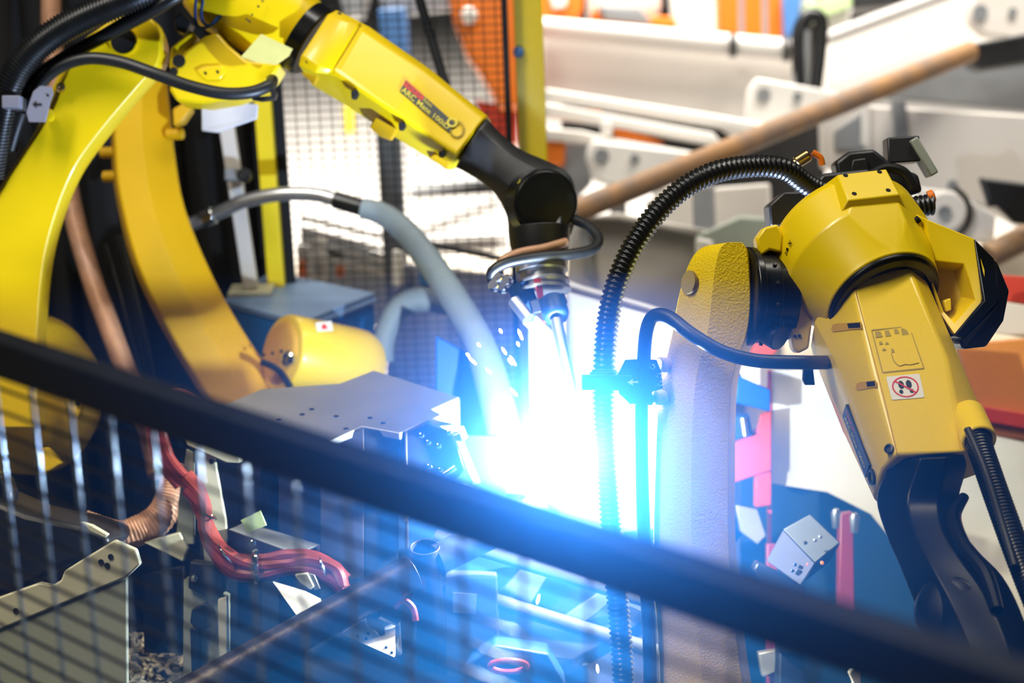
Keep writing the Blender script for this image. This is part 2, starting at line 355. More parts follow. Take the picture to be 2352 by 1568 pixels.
def strip(name, qm, p, q, wd, m, par, h1=.0012):
    d = Vector((q[0]-p[0], q[1]-p[1])); n = Vector((-d.y, d.x)).normalized()*wd/2
    return decal(name, [(p[0]+n.x, p[1]+n.y), (q[0]+n.x, q[1]+n.y), (q[0]-n.x, q[1]-n.y), (p[0]-n.x, p[1]-n.y)], qm, m, par, h1=h1)
# casting seam, slots, printed frame, warning sign
G().tube([qq for qq in (mqC(.02, 1, .0003), mqC(.035, .5, .0003), mqC(.05, 0, .0003), mqD(.05, .5, .0003), mqD(.03, .02, .0003))], .0009, 6, 3).build('seam', 'yellow_shaded', foreC)
def plane(a, b, c):
    n = (b-a).cross(c-a).normalized(); n = n if n.dot(CAM_LOC-a) > 0 else -n
    def at(x, y, h=0):
        r = V(x, y, 1)-CAM_LOC; return CAM_LOC+r*((a-CAM_LOC).dot(n)/r.dot(n))+n*h
    return at
def facepiece(name, pts, at, m, par, h0, h1): return G().ring_loft([[at(x, y, h) for x, y in pts] for h in (h0, h1)]).build(name, m, par)
fc0 = plane(V(1869, 735, 3.32), V(1926, 664, 3.275), V(1994, 850, 3.18)); fc1 = plane(V(1955, 900, 3.215), V(1994, 850, 3.18), V(2050, 1050, 3.10))
for at_, x, y, wd in ((fc0, 1910, 752, 68), (fc1, 1966, 886, 46)):
    o = facepiece('slot', [(x, y+4), (x+4, y-6), (x+12, y-9), (x+wd, y-13), (x+wd+2, y+2), (x+14, y+9), (x+4, y+10)], at_, 'yellow_shaded', foreC, .0, .0012)
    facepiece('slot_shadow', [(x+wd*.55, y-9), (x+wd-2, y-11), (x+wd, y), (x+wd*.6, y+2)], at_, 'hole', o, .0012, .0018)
G().rev(V(2042, 1030, 3.105), (nC+sC*.4).normalized(), [(-.004, .008), (.002, .008), (.0025, .005), (-.001, .004)], 14).build('access_screw', 'black', foreC)
fr = [(.14, .22), (.72, .22), (.72, .23), (.14, .23)]
for p, q in (((.12, .36), (.66, .36)), ((.66, .36), (.66, -.08)), ((.66, -.08), (.12, -.08)), ((.12, -.08), (.12, .36))):
    strip('printed_frame', mqC, p, q, .012, 'decal_line', foreC)
for k, (u, v, wd, h) in enumerate(((.2, .31, .1, .06), (.33, .31, .08, .06), (.46, .32, .07, .05), (.57, .31, .1, .07), (.2, .22, .05, .03), (.28, .21, .05, .02), (.22, .15, .05, .02), (.33, .13, .04, .035))):
    decal('printed_mark', [(u-wd/2, v-h/2), (u+wd/2, v-h/2), (u+wd/2*.7, v+h/2), (u-wd/2*.8, v+h/2)], mqC, 'decal_line', foreC)
G().tube([mqC(.3, .1, .0006), mqC(.31, .02, .0006), mqC(.36, -.03, .0006), mqC(.44, -.02, .0006), mqC(.5, -.03, .0006), mqC(.62, -.02, .0006)], .0007, 5, 4).build('printed_line', 'decal_line', foreC)
lettering('printed_code', 'x.w.dty.t', mqC, (.42, .92, .76, .97), 'decal_line', foreC)
sg = quadmap([mqD(.15, .60), mqD(.60, .60), mqD(.60, .86), mqD(.15, .86)])
sign = decal('warning_sign', [(.04, 0), (.96, 0), (1, .04), (1, .96), (.96, 1), (.04, 1), (0, .96), (0, .04)], sg, 'decal_white', foreC, h1=.0011)
sign['label'] = 'white do-not-step sticker with red ring and two black footprints'
ringdecal('sign_ring', (.5, .5), .40, .045, sg, 'decal_red', sign, h0=.0012, h1=.0017, ry=.44)
strip('sign_bar', sg, (.22, .78), (.78, .22), .05, 'decal_red', sign, h1=.0022)
for ux, lean in ((.37, .05), (.63, -.05)):
    for (cy, r, ry_) in ((.60, .085, .17), (.31, .06, .085)):
        decal('footprint', [(ux+lean*(cy-.5)*3+math.cos(a)*r, cy+math.sin(a)*ry_) for a in [2*math.pi*k/16 for k in range(16)]], sg, 'decal_dark', sign, h0=.0012, h1=.0019)
nameC = decal('name_plate', [(.22, .12), (.98, .2), (.98, .62), (.22, .6)], mqS, 'decal_dark', foreC, h0=-.001, h1=.005); nameC['label'] = 'dark name plate with red and yellow lettering on the forearm flank'
lettering('lettering', 'ARC Mate 100iD', mqS, (.92, .27, .28, .4), 'decal_yellow', nameC, h1=.0056)
lettering('lettering', 'FANUC', mqS, (.92, .46, .66, .57), 'decal_red', nameC, h1=.0056)
ringdecal('emblem_ring', (.13, .4), .075, .02, mqS, 'decal_dark', foreC, h0=-.001, h1=.005, ry=.2)
# hose port at the end of the forearm
hp0 = V(2222, 950, 3.14); hp1 = V(2250, 1012, 3.07)
G().pipe(hp0, hp1, .027, .0205).build('hose_port', 'yellow', rC, bev=.003)
# wrist
WL = [(2052, 1050, 3.13), (2030, 1092, 3.13), (2012, 1148, 3.12), (2035, 1230, 3.07), (2066, 1300, 3.02), (2105, 1400, 2.97), (2140, 1490, 2.92), (2172, 1580, 2.88), (2215, 1700, 2.83)]
WR = [(2214, 1042, 3.12), (2222, 1072, 3.12), (2204, 1140, 3.12), (2204, 1200, 3.07), (2246, 1262, 3.02), (2304, 1322, 2.97), (2345, 1400, 2.92), (2368, 1480, 2.88), (2390, 1640, 2.83)]
wrC = G().rails(WL, WR, (.045, .07), (.05, .07), cl=.3, cr=.34, n=4, bl=.25, br=.25).build('wrist', 'black_deep', rC, bev=.006, ang=60, seg=3)
wax = (TC*.72-RX*.45+UY*.35).normalized()
G().rev(V(2175, 1395, 2.93), wax, [(-.03, .054), (-.006, .053), (.002, .048), (.006, .038), (.008, .025), (.009, .01)], 36).build('wrist_cover', 'black_deep', wrC, bev=.002)
G().tube([V(2215, 1140, 3.075), V(2190, 1190, 3.04), V(2215, 1260, 2.98), V(2262, 1320, 2.93), V(2290, 1400, 2.88)], [.008, .012, .013, .013, .01], 10).build('wrist_rib', 'black_deep', wrC)
# hoses of the right robot
G().tube([V(2226, 966, 3.12), V(2244, 1008, 3.075), V(2290, 1140, 3.0), V(2345, 1290, 2.93), V(2420, 1480, 2.85), V(2480, 1640, 2.8)], .0205, 16, 8, corr=(.006, .12)).build('wrist_hose', 'rubber', rC, label='black ribbed hose running from the forearm port along the wrist')
G().tube([V(2222, 985, 3.05), V(2262, 1080, 3.0), V(2300, 1200, 2.95), V(2330, 1300, 2.9)], .006, 10).build('wrist_cable', 'rubber_soft', rC)
G().tube([V(2140, 470, 3.52), V(1990, 480, 3.50), V(1868, 432, 3.46), V(1800, 388, 3.42), V(1720, 382, 3.40), V(1630, 400, 3.38), V(1545, 452, 3.37), V(1470, 540, 3.36), V(1420, 640, 3.35), V(1396, 740, 3.345), V(1387, 870, 3.34), V(1390, 1000, 3.34), V(1400, 1150, 3.34), V(1412, 1300, 3.34), V(1425, 1450, 3.35), V(1435, 1600, 3.35), V(1442, 1760, 3.36)], .0195, 18, 8, corr=(.0088, .17)).build('corrugated_hose', 'rubber', rC, ang=60, label='thick black corrugated hose arching left and dropping beside the lower arm')
G().tube([V(1496, 1780, 3.35), V(1492, 1500, 3.345), V(1482, 1300, 3.34), V(1474, 1100, 3.335), V(1473, 930, 3.33), V(1478, 840, 3.32), V(1484, 765, 3.31), V(1500, 727, 3.30), V(1535, 727, 3.28), V(1590, 768, 3.25), V(1660, 808, 3.235), V(1740, 828, 3.235), V(1850, 832, 3.24), V(1900, 832, 3.3)], .0115, 16, 8).build('smooth_hose', 'rubber_soft', rC, label='smooth black hose looping from the clamp to the forearm')
slab([(1845, 848), (1868, 848), (1872, 884), (1850, 884), (1844, 872)], 3.26, .012).build('hose_bracket', 'black', rC, bev=.001)
cl = slab([(1418, 862), (1436, 826), (1476, 824), (1508, 826), (1520, 856), (1522, 892), (1498, 900), (1498, 924), (1446, 928), (1422, 904)], 3.315, .006).build('hose_clamp_plate', 'black', rC, bev=.0008, label='black octagonal clamp plate with a small arrow')
cq = quadmap([V(1418, 928, 3.315), V(1522, 928, 3.315), V(1522, 824, 3.315), V(1418, 824, 3.315)])
decal('arrow', [(.22, .48), (.34, .56), (.34, .51), (.46, .51), (.46, .47), (.34, .47), (.34, .42)], cq, 'decal_white', cl)
for (x, y) in ((1498, 842), (1514, 862), (1516, 880)): bolt('clamp_bolt', V(x, y, 3.315), TC, .0045, .006, 'chrome', cl)
G().box(V(1392, 878, 3.34), RX, UY, TC, .082, .026, .052).build('hose_clamp', 'black', rC, bev=.002)
G().rev(V(1388, 862, 3.34), UY, [(0, .0245), (.006, .0245), (.006, .021), (.01, .021)], 24).build('clamp_collar', 'black', rC, bev=.001)
slab([(1470, 905), (1500, 905), (1500, 930), (1470, 930)], 3.325, .03).build('clamp_foot', 'black', rC, bev=.002)
# connectors behind the elbow
G().box(V(2070, 346, 3.58), RX+UY*.06, UY-TC*.2, TC, .058, .048, .05).build('connector_box', 'black', rC, bev=.003)
G().box(V(2117, 362, 3.57), RX*.85+UY*.5, UY*.85-RX*.5, TC, .016, .074, .05).build('connector_plate', 'sage', rC, bev=.003)
slab([(1925, 408), (1918, 372), (1950, 348), (2008, 342), (2030, 360), (2055, 380), (2110, 400), (2120, 440), (2060, 460), (1930, 440)], 3.53, .06).build('connector_block', 'rubber_soft', rC, bev=.006)
slab([(1952, 400), (1958, 366), (1990, 362), (2002, 404)], 3.52, .03).build('connector_plug', 'black', rC, bev=.003)
slab([(1870, 420), (1890, 398), (1990, 388), (2030, 400), (2030, 440), (1880, 450)], 3.51, .05).build('connector_block', 'black', rC, bev=.006)
G().rev(V(1812, 384, 3.56), (V(1862, 352, 3.56)-V(1812, 384, 3.56)), [(0, .007), (.015, .009), (.016, .0115), (.04, .0115), (.044, .008)], 16).build('brass_fitting', 'brass', rC, bev=.001)
G().tube([V(1866, 350, 3.56), V(1884, 362, 3.56), V(1888, 380, 3.56)], .006, 8).build('orange_ring', 'orange', rC)
slab([(1766, 470), (1800, 440), (1850, 440), (1850, 520), (1770, 520)], 3.52, .08).build('rear_cover', 'black', rC, bev=.004)
G().rev(V(2132, 454, 3.52), CV(.9, .3, .1), [(0, .012), (.01, .012), (.012, .008)], 12).build('orange_plug', 'orange', rC)
G().tube([V(2000, 400, 3.5), V(2035, 385, 3.5), V(2075, 395, 3.5), V(2100, 430, 3.5)], .009, 10).build('short_cable', 'rubber', rC)
# ------------------------------------------------------------ front left robot
b0 = V(70, 900, 4.08)
rA = thing('welding_robot', (b0.x, b0.y, .012), 'yellow welding robot at left whose forearm and black wrist hold the burning torch', 'robot')
LL = [(312, 38), (245, 58), (172, 108), (122, 196), (98, 268), (42, 365), (-8, 445), (-48, 560), (-66, 700), (-70, 850), (-70, 980)]
LR = [(340, 38), (372, 66), (389, 120), (378, 165), (344, 198), (250, 308), (188, 398), (142, 518), (118, 630), (107, 780), (106, 980)]
linkA = G().rails([(x, y, 4.05) for x, y in LL], [(x, y, 4.06) for x, y in LR], .05, .08, cl=.14, cr=.05, n=4).build('lower_arm', 'yellow', rA, bev=.006, ang=45, seg=2)
G().rev(V(283, 94, 3.998), TC, [(-.01, .027), (.0015, .0285), (.0015, .0255), (-.008, .025)], 28).build('boss_rim', 'yellow', linkA)
G().rev(V(283, 94, 3.999), TC, [(0, .0255), (.001, .0255)], 28).build('boss_hole', 'hole', linkA)
G().rev(V(140, 204, 3.985), CV(.2, .3, 1), [(0, .009), (.012, .009), (.014, .006)], 12).build('plug', 'brass', linkA)
G().rev(V(112, 268, 3.985), CV(.2, .3, 1), [(0, .012), (.014, .012), (.016, .008)], 12).build('plug', 'yellow', linkA)
hub = G().rev(V(60, 905, 4.2), CV(.75, .05, .5), [(-.2, .13), (-.05, .165), (.02, .17), (.05, .165), (.085, .14), (.11, .1), (.118, .05)], 40)
hubA = hub.build('shoulder_motor', 'yellow', rA, ang=50)
slab([(152, 900), (196, 908), (180, 962), (160, 950)], 4.08, .03).build('motor_lug', 'yellow', hubA, bev=.003)
G().rev(V(180, 924, 4.075), TC, [(0, .006), (.004, .006)], 10).build('lug_bolt', 'hole', hubA)
slab([(82, 1035), (105, 1028), (140, 1065), (100, 1090)], 4.02, .03).build('motor_rib', 'yellow', hubA, bev=.003)
base_of(rA, b0-UP*.2, .14)
# elbow casting, seal and forearm
aA = CV(.815, -.545, .10).normalized(); nA = CV(.05, .25, .96).normalized()
EA = V(705, 88, 4.08)
G().rev(EA, aA, [(-.27, .05), (-.25, .085), (-.2, .1), (-.12, .1), (-.05, .088), (-.018, .078), (-.012, .076)], 48).build('elbow_casting', 'yellow', rA, ang=25)
G().rev(EA, aA, [(-.014, .070), (-.014, .077), (.016, .077), (.02, .073), (.02, .06)], 44).build('forearm_seal_ring', 'black_gloss', rA, bev=.001)
fl = slab([(388, 206), (402, 160), (424, 118), (470, 82), (500, 74), (525, 104), (565, 138), (645, 146), (625, 178), (590, 208), (540, 226), (470, 238), (405, 232)], 4.02, .12).build('elbow_flange', 'yellow', rA, bev=.006)
slab([(448, 162), (470, 152), (508, 150), (518, 166), (506, 182), (470, 184)], 4.015, .01).build('flange_boss', 'yellow', fl, bev=.003)
for (x, y) in ((472, 168), (500, 165)): G().rev(V(x, y, 4.0145), TC, [(0, .003), (.0008, .003)], 10).build('boss_screw', 'hole', fl)
for (x, y, r_) in ((411, 140, .013), (399, 164, .0085)): G().rev(V(x, y, 4.0185), TC, [(0, r_), (.0012, r_)], 18).build('flange_hole', 'hole', fl)
slab([(392, 110), (412, 92), (440, 70), (452, 84), (430, 112), (416, 150), (396, 176), (388, 150)], 4.03, .06).build('elbow_bracket', 'yellow', rA, bev=.004)
slab([(398, 40), (418, 28), (440, 52), (428, 78), (404, 70)], 4.0, .05).build('elbow_connector', 'black', rA, bev=.003)
slab([(440, -30), (560, -30), (520, 30), (490, 66), (470, 60), (455, 20)], 4.12, .08).build('elbow_motor', 'black', rA, bev=.004)
for k, pts in enumerate(([(452, -20), (448, 30), (455, 60), (478, 62), (500, 40)], [(470, -20), (462, 30), (470, 55), (490, 55), (520, 20)])):
    G().tube([V(x, y, 4.02) for x, y in pts], .0032, 8, 6).build('signal_cable', 'blue_dark', rA)
# axis marks and tape on the casting
mk = quadmap([V(560, 60, 3.972), V(640, 60, 3.972), V(640, -20, 3.985), V(560, -20, 3.985)])
lettering('axis_mark', '+', mk, (.48, .66, .6, .78), 'hole', rA, h1=.001)
strip('axis_mark', mk, (.06, .22), (.2, .1), .04, 'hole', rA)
ringdecal('axis_mark', (.42, .56), .035, .03, mk, 'hole', rA); ringdecal('axis_mark', (.24, .32), .03, .026, mk, 'hole', rA)
slab([(552, 132), (600, 78), (672, 112), (664, 128), (636, 148), (580, 142)], 3.975, .002).build('tape_strip', 'tape', rA)
# forearm body
fS = [[(684, 150, 3.985), (690, 128, 3.97), (752, 34, 4.02), (770, 22, 4.045), (800, 36, 4.10), (760, 150, 4.16), (716, 196, 4.14)],
      [(762, 172, 3.965), (768, 160, 3.96), (826, 64, 4.015), (838, 56, 4.04), (866, 76, 4.10), (830, 190, 4.15), (790, 240, 4.12)],
      [(774, 176, 3.957), (780, 165, 3.954), (834, 70, 4.006), (846, 60, 4.03), (874, 80, 4.09), (838, 196, 4.14), (802, 248, 4.11)],
      [(905, 262, 3.935), (910, 252, 3.935), (968, 160, 3.985), (978, 152, 4.01), (1000, 168, 4.06), (960, 276, 4.11), (900, 312, 4.08)],
      [(1048, 357, 3.915), (1054, 348, 3.915), (1112, 272, 3.965), (1122, 268, 3.985), (1130, 280, 4.02), (1090, 370, 4.06), (1030, 392, 4.03)]]
foreA = G().ring_loft([[V(*p) for p in s_] for s_ in fS]).build('forearm', 'yellow', rA, bev=.004, ang=24)
G().ring_loft([[V(684, 152, 3.975), V(692, 126, 3.958), V(752, 32, 4.005), V(772, 22, 4.04)], [V(722, 170, 3.95), V(732, 150, 3.942), V(796, 50, 3.996), V(812, 40, 4.025)], [V(755, 172, 3.958), V(764, 160, 3.952), V(822, 62, 4.006), V(834, 52, 4.03)]]).build('forearm_cap', 'yellow', foreA, bev=.004, ang=60)
for (x, y) in ((707, 141), (779, 33)): G().rev(V(x, y, 3.958 if y > 90 else 4.022), TC, [(-.004, .0045), (.002, .0045), (.0025, .0025)], 12).build('cap_screw', 'black', foreA)
for (x, y, h) in ((815, 215, 20), (924, 288, 18), (1016, 352, 14)):
    slab([(x-8, y+h/2), (x-9, y-h/4), (x-2, y-h/2), (x+7, y-h/2+2), (x+8, y), (x+2, y+h/2)], 3.94-(x-815)*.0001, .03).build('cover_clip', 'hole', foreA, bev=.001)
slab([(848, 290, 4.03), (862, 268, 3.99), (912, 298, 3.98), (898, 320, 4.03), (870, 310, 4.05)], 4.0, .04).build('underside_lug', 'yellow_shaded', foreA, bev=.003)
slab([(984, 360, 4.0), (1000, 352, 3.975), (1034, 374, 3.975), (1028, 388, 4.0)], 4.0, .03).build('underside_lug', 'yellow_shaded', foreA, bev=.003)
slab([(690, 166, 4.04), (712, 160, 4.02), (730, 176, 4.02), (722, 194, 4.06)], 4.04, .03).build('underside_lug', 'yellow_shaded', foreA, bev=.003)
def onface(x, y):
    a, b, c, e = V(910, 252, 3.935), V(1054, 348, 3.915), V(1112, 272, 3.965), V(968, 160, 3.985)
    n = (b-a).cross(e-a).normalized(); r = V(x, y, 1)-CAM_LOC; return CAM_LOC+r*((a-CAM_LOC).dot(n)/r.dot(n))
dq = quadmap([onface(918, 211), onface(1031, 304), onface(1045, 284), onface(932, 184)])
plA = decal('name_plate', [(0, 0), (1, -.02), (1, 1), (0, 1)], dq, 'decal_dark', foreA, h0=-.003, h1=.0015); plA['label'] = 'dark name plate with red and yellow lettering'
decal('plate_red', [(.0, .55), (.38, .55), (.38, 1), (.0, 1)], dq, 'decal_red', plA, h0=.0008, h1=.0018)
lettering('lettering', 'FANUC', dq, (.015, .62, .36, .94), 'decal_dark', plA, h1=.0022)
lettering('lettering', 'Robot', dq, (.40, .62, .56, .92), 'decal_yellow', plA, h1=.0022)
lettering('lettering', 'ARC Mate 100iD', dq, (.015, .06, .96, .5), 'decal_yellow', plA, h1=.0022, bold=.01)
eq = quadmap([onface(1025, 318), onface(1072, 318), onface(1072, 272), onface(1025, 272)])
ringdecal('emblem_ring', (.52, .45), .34, .06, eq, 'decal_line', foreA, ry=.42)
for k in range(18):
    a = 2*math.pi*k/18; strip('emblem_tick', eq, (.52+math.cos(a)*.34, .45+math.sin(a)*.42), (.52+math.cos(a)*.42, .45+math.sin(a)*.52), .025, 'decal_line', foreA)
ringdecal('emblem_ring', (.28, .78), .26, .1, eq, 'decal_yellow', foreA, h1=.002, ry=.24)
# wrist
WT = [(1118, 270, 3.97), (1150, 305, 3.97), (1195, 342, 3.96), (1250, 366, 3.95), (1300, 392, 3.94), (1322, 430, 3.93), (1326, 490, 3.92), (1312, 540, 3.91)]
WB = [(1046, 384, 3.98), (1080, 402, 3.98), (1120, 428, 3.97), (1148, 462, 3.96), (1164, 500, 3.95), (1168, 540, 3.94), (1176, 560, 3.93), (1190, 572, 3.92)]
wrA = G().rails(WB, WT, (.03, .045), .07, cl=.25, cr=.25, n=4, bl=.2, br=.2).build('wrist', 'wrist_black', rA, bev=.005, ang=60)
wx = CV(.28, -.05, .95).normalized()
cvA = G().rev(V(1252, 466, 3.885), wx, [(-.05, .068), (.005, .066), (.012, .06), (.013, .0)], 40, cap=False).build('wrist_cover', 'black_gloss', wrA, bev=.003)
lettering('axis_mark', 'J5 o', quadmap([V(1188, 420, 3.872), V(1216, 434, 3.868), V(1220, 424, 3.868), V(1192, 410, 3.872)]), (0, 0, 1, 1), 'decal_yellow', wrA, h1=.003)
wf = G().rev(V(1240, 560, 3.86), CV(.06, -.98, .15), [(-.03, .06), (.0, .058), (.03, .052), (.05, .05), (.05, .046), (.085, .046)], 32).build('wrist_flange', 'black', rA, bev=.002)
# dress pack of the front left robot
G().tube([V(500, -80, 3.98), V(400, -44, 3.95), V(300, -4, 3.93), V(205, 34, 3.93), V(130, 74, 3.93), V(70, 122, 3.93), V(26, 186, 3.94), V(2, 270, 3.96), V(-20, 400, 4.0)], .03, 16, 8, corr=(.007, .12)).build('corrugated_hose', 'rubber', rA, label='black ribbed hose arching over the top left corner')
G().tube([V(480, -60, 3.95), V(400, -6, 3.94), V(330, 32, 3.95), V(240, 82, 3.96), V(150, 132, 3.97), V(80, 190, 3.98), V(45, 260, 4.0), V(20, 340, 4.02)], [.012, .015, .016, .014, .014, .018, .018, .018], 12).build('flat_cable', 'rubber', rA)
G().tube([V(60, 260, 3.98), V(95, 190, 3.96), V(145, 150, 3.95), V(205, 134, 3.945), V(275, 142, 3.94), V(350, 167, 3.93), V(430, 196, 3.93), V(510, 214, 3.93), V(575, 212, 3.94), V(618, 196, 3.96), V(625, 184, 3.99)], .0125, 14).build('smooth_hose', 'rubber_soft', rA, label='smooth black hose sagging across the elbow')
slab([(578, 228), (600, 232), (632, 228), (636, 214), (628, 200), (620, 204), (622, 220), (590, 222), (590, 214), (578, 218)], 3.95, .02).build('hose_bracket', 'black', rA, bev=.001)
pl = slab([(60, 258), (76, 210), (92, 197), (118, 199), (122, 214), (114, 236), (104, 280), (66, 280)], 3.93, .006).build('clamp_plate', 'lilac_plate', rA, bev=.0008, label='grey clamp plate with a black arrow')
aq = quadmap([V(60, 280, 3.93), V(120, 280, 3.93), V(120, 200, 3.93), V(60, 200, 3.93)])
decal('arrow', [(.25, .5), (.4, .6), (.4, .53), (.6, .53), (.6, .47), (.4, .47), (.4, .4)], aq, 'hole', pl)
decal('plate_hole', [(.83+.05*math.cos(k*.785), .77+.04*math.sin(k*.785)) for k in range(8)], aq, 'hole', pl)
G().box(V(32, 237, 3.935), RX, UY, TC, .036, .025, .05).build('hose_clamp', 'lilac_plate', rA, bev=.002)
# ------------------------------------------------------------ rear left robot
b1 = V(620, 960, 4.62)
rB = thing('welding_robot', (b1.x, b1.y, .012), 'yellow robot behind at left showing a curved lower arm and a round shoulder motor', 'robot')
BL = [(318, 110), (282, 170), (258, 260), (256, 350), (265, 450), (300, 600), (368, 750), (455, 900), (520, 1010)]
BR = [(350, 100), (378, 160), (390, 240), (402, 350), (426, 480), (492, 640), (572, 780), (652, 890), (720, 990)]
linkB = G().rails([(x, y, 4.5) for x, y in BL], [(x, y, 4.53) for x, y in BR], .06, .08, cl=.13, cr=.42, n=4).build('lower_arm', 'yellow_shaded', rB, bev=.006, ang=40)
for (x, y) in ((250, 350), (256, 405), (402, 308)): G().rev(V(x, y, 4.5), CV(1, 0, .3), [(-.018, .013), (.018, .013), (.02, .01)], 12).build('arm_lug', 'yellow_shaded', linkB)
slab([(396, 250), (430, 232), (440, 250), (420, 280), (398, 290)], 4.45, .05).build('arm_bracket', 'yellow_shaded', linkB, bev=.004)
hx = (V(850, 850, 4.62)-V(655, 812, 4.48)).normalized()
hb = G().rev(V(655, 812, 4.48), hx, [(-.012, .074), (-.008, .086), (.0, .09), (.17, .09), (.2, .088), (.225, .075), (.235, .05)], 44).build('shoulder_motor', 'yellow', rB, bev=.002, ang=40)
cpB = G().rev(V(655, 812, 4.48), hx, [(-.022, .06), (-.016, .07), (-.012, .072)], 32).build('motor_cap', 'yellow_shaded', rB, ang=50)
G().rev(V(668, 824, 4.43), CV(-.5, .1, .8), [(-.01, .018), (.008, .02), (.016, .017), (.02, .010), (.02, .004)], 20).build('eye_bolt', 'chrome', rB)
for k in range(3): G().rev(V(606+k*20, 815-k*4, 4.44), TC, [(0, .004), (.004, .004)], 8).build('cap_screw', 'black', rB)
G().tube([V(600, 830, 4.42), V(640, 850, 4.42), V(668, 890, 4.42)], .008, 8).build('motor_cable', 'rubber', rB)
decal('warning_sticker', [(0, 0), (1, 0), (1, 1), (0, 1)], quadmap([V(728, 762, 4.45), V(765, 760, 4.475), V(760, 738, 4.485), V(724, 742, 4.46)]), 'decal_white', rB, h0=0, h1=.002)
decal('sticker_mark', [(.3, .25), (.7, .25), (.6, .75), (.4, .75)], quadmap([V(728, 762, 4.448), V(765, 760, 4.473), V(760, 738, 4.483), V(724, 742, 4.458)]), 'decal_red', rB, h0=0, h1=.002)
base_of(rB, b1, .15)
# ------------------------------------------------------------ welding torch carried by the front left wrist
t0 = V(1250, 640, 3.80)
tor = thing('welding_torch', ARC, 'dark welding torch under the black wrist, its nozzle in the white arc glare', 'torch')
G().rev(V(1243, 612, 3.815), CV(.09, -.96, .25), [(-.01, .05), (.012, .05), (.012, .044), (.03, .044), (.03, .052), (.036, .052), (.036, .045), (.046, .045), (.046, .053), (.052, .053), (.052, .045)], 32).build('torch_mount', 'steel', tor, bev=.001)
slab([(1215, 690), (1295, 672), (1304, 694), (1298, 706), (1222, 722)], 3.745, .06).build('mount_bracket', 'dark_steel', tor, bev=.003)
G().rev(V(1268, 690, 3.74), (V(1282, 745, 3.70)-V(1268, 690, 3.74)), [(0, .024), (.035, .026), (.045, .022), (.05, .013)], 24).build('torch_body', 'blue_dark', tor, bev=.002)
G().tube([V(1278, 735, 3.70), V(1292, 800, 3.67), V(1310, 880, 3.63), V(1318, 950, 3.60)], [.012, .0105, .0105, .0105], 14).build('torch_neck', 'steel', tor)
G().rev(V(1317, 940, 3.6), (ARC-V(1317, 940, 3.6)), [(0, .011), (.02, .0125), (.055, .0115), (.07, .009)], 18).build('torch_nozzle', 'brass', tor, bev=.001)
slab([(1160, 655), (1215, 640), (1240, 700), (1222, 742), (1200, 730)], 3.77, .03).build('valve_block', 'blue_dark', tor, bev=.004)
for (x, y) in ((1148, 640), (1140, 658), (1158, 662), (1168, 648)): G().rev(V(x, y, 3.76), CV(-.3, .2, .9), [(0, .011), (.012, .013), (.02, .009)], 10).build('hose_fitting', 'chrome', tor)
G().rev(V(1180, 690, 3.755), (V(1216, 735, 3.73)-V(1180, 690, 3.755)), [(0, .012), (.03, .013), (.05, .013)], 14).build('gas_fitting', 'steel', tor)
slab([(1225, 640), (1242, 636), (1252, 700), (1264, 740), (1250, 742), (1238, 700)], 3.76, .015).build('red_lever', 'red_paint', tor, bev=.002)
G().tube([V(1322, 505, 3.9), V(1352, 520, 3.87), V(1374, 548, 3.84), V(1362, 572, 3.81), V(1310, 584, 3.78), V(1240, 590, 3.76), V(1170, 602, 3.75), V(1132, 622, 3.75), V(1130, 645, 3.76)], .0105, 12).build('torch_cable', 'rubber_soft', tor)
G().tube([V(1300, 556, 3.82), V(1250, 570, 3.79), V(1190, 582, 3.77), V(1150, 604, 3.765), V(1146, 640, 3.765)], .009, 12).build('torch_cable', 'copper_hose', tor)
G().rev(ARC, UY, [(-.007, .0004), (-.005, .003), (0, .0045), (.005, .003), (.007, .0004)], 20).build('arc_flame', 'arc_core', tor)
sp = [(1100, 792), (1122, 852), (1085, 828), (1075, 815), (1158, 806), (1195, 768), (1190, 790), (1172, 830), (1178, 828), (1222, 1228), (1372, 1535), (1236, 1376), (1060, 990), (1128, 1008), (1180, 900), (1150, 760)]
for k, (x, y) in enumerate(sp):
    p = V(x, y, 3.62+.02*(k % 4)); dr = (p-ARC).normalized(); q = dr*(.005+.003*(k % 3))
    s_ = G().rev(p-q, dr, [(0, .0004), (.003, .002), (q.length*1.4, .0024), (q.length*2, .0005)], 8).build('weld_spark', 'spark')
    tag(s_, 'tiny glowing spark flying off the welding arc', 'spark', 'sparks around the arc')
# ------------------------------------------------------------ near safety fence, out of focus below the camera
ZR = 2.6-.615
e0 = PZ(0, 812, ZR); e1 = PZ(2352, 1603, ZR); fd = (e1-e0).normalized(); fn = fd.cross(UP).normalized()
fa = e0-fd*.45; fb = e1+fd*.35; FL = (fb-fa).length
nf = thing('safety_fence', ((fa+fb)/2*1).to_2d().to_3d(), 'dark mesh safety fence right in front of the camera, blurred rail running diagonally', 'fence')
ORG[nf.name] = Vector(nf.location)
G().box((fa+fb)/2, fd, fn, UP, FL, .03, .044).build('top_rail', 'frame_black', nf, bev=.004)
G().box((fa+fb)/2-UP*(ZR-.03), fd, fn, UP, FL, .03, .044).build('bottom_rail', 'frame_black', nf, bev=.004)
for e in (fa, fb): G().box(Vector((e.x, e.y, ZR/2)), fd, fn, UP, .05, .05, ZR+.02).build('fence_post', 'frame_black', nf, bev=.004)
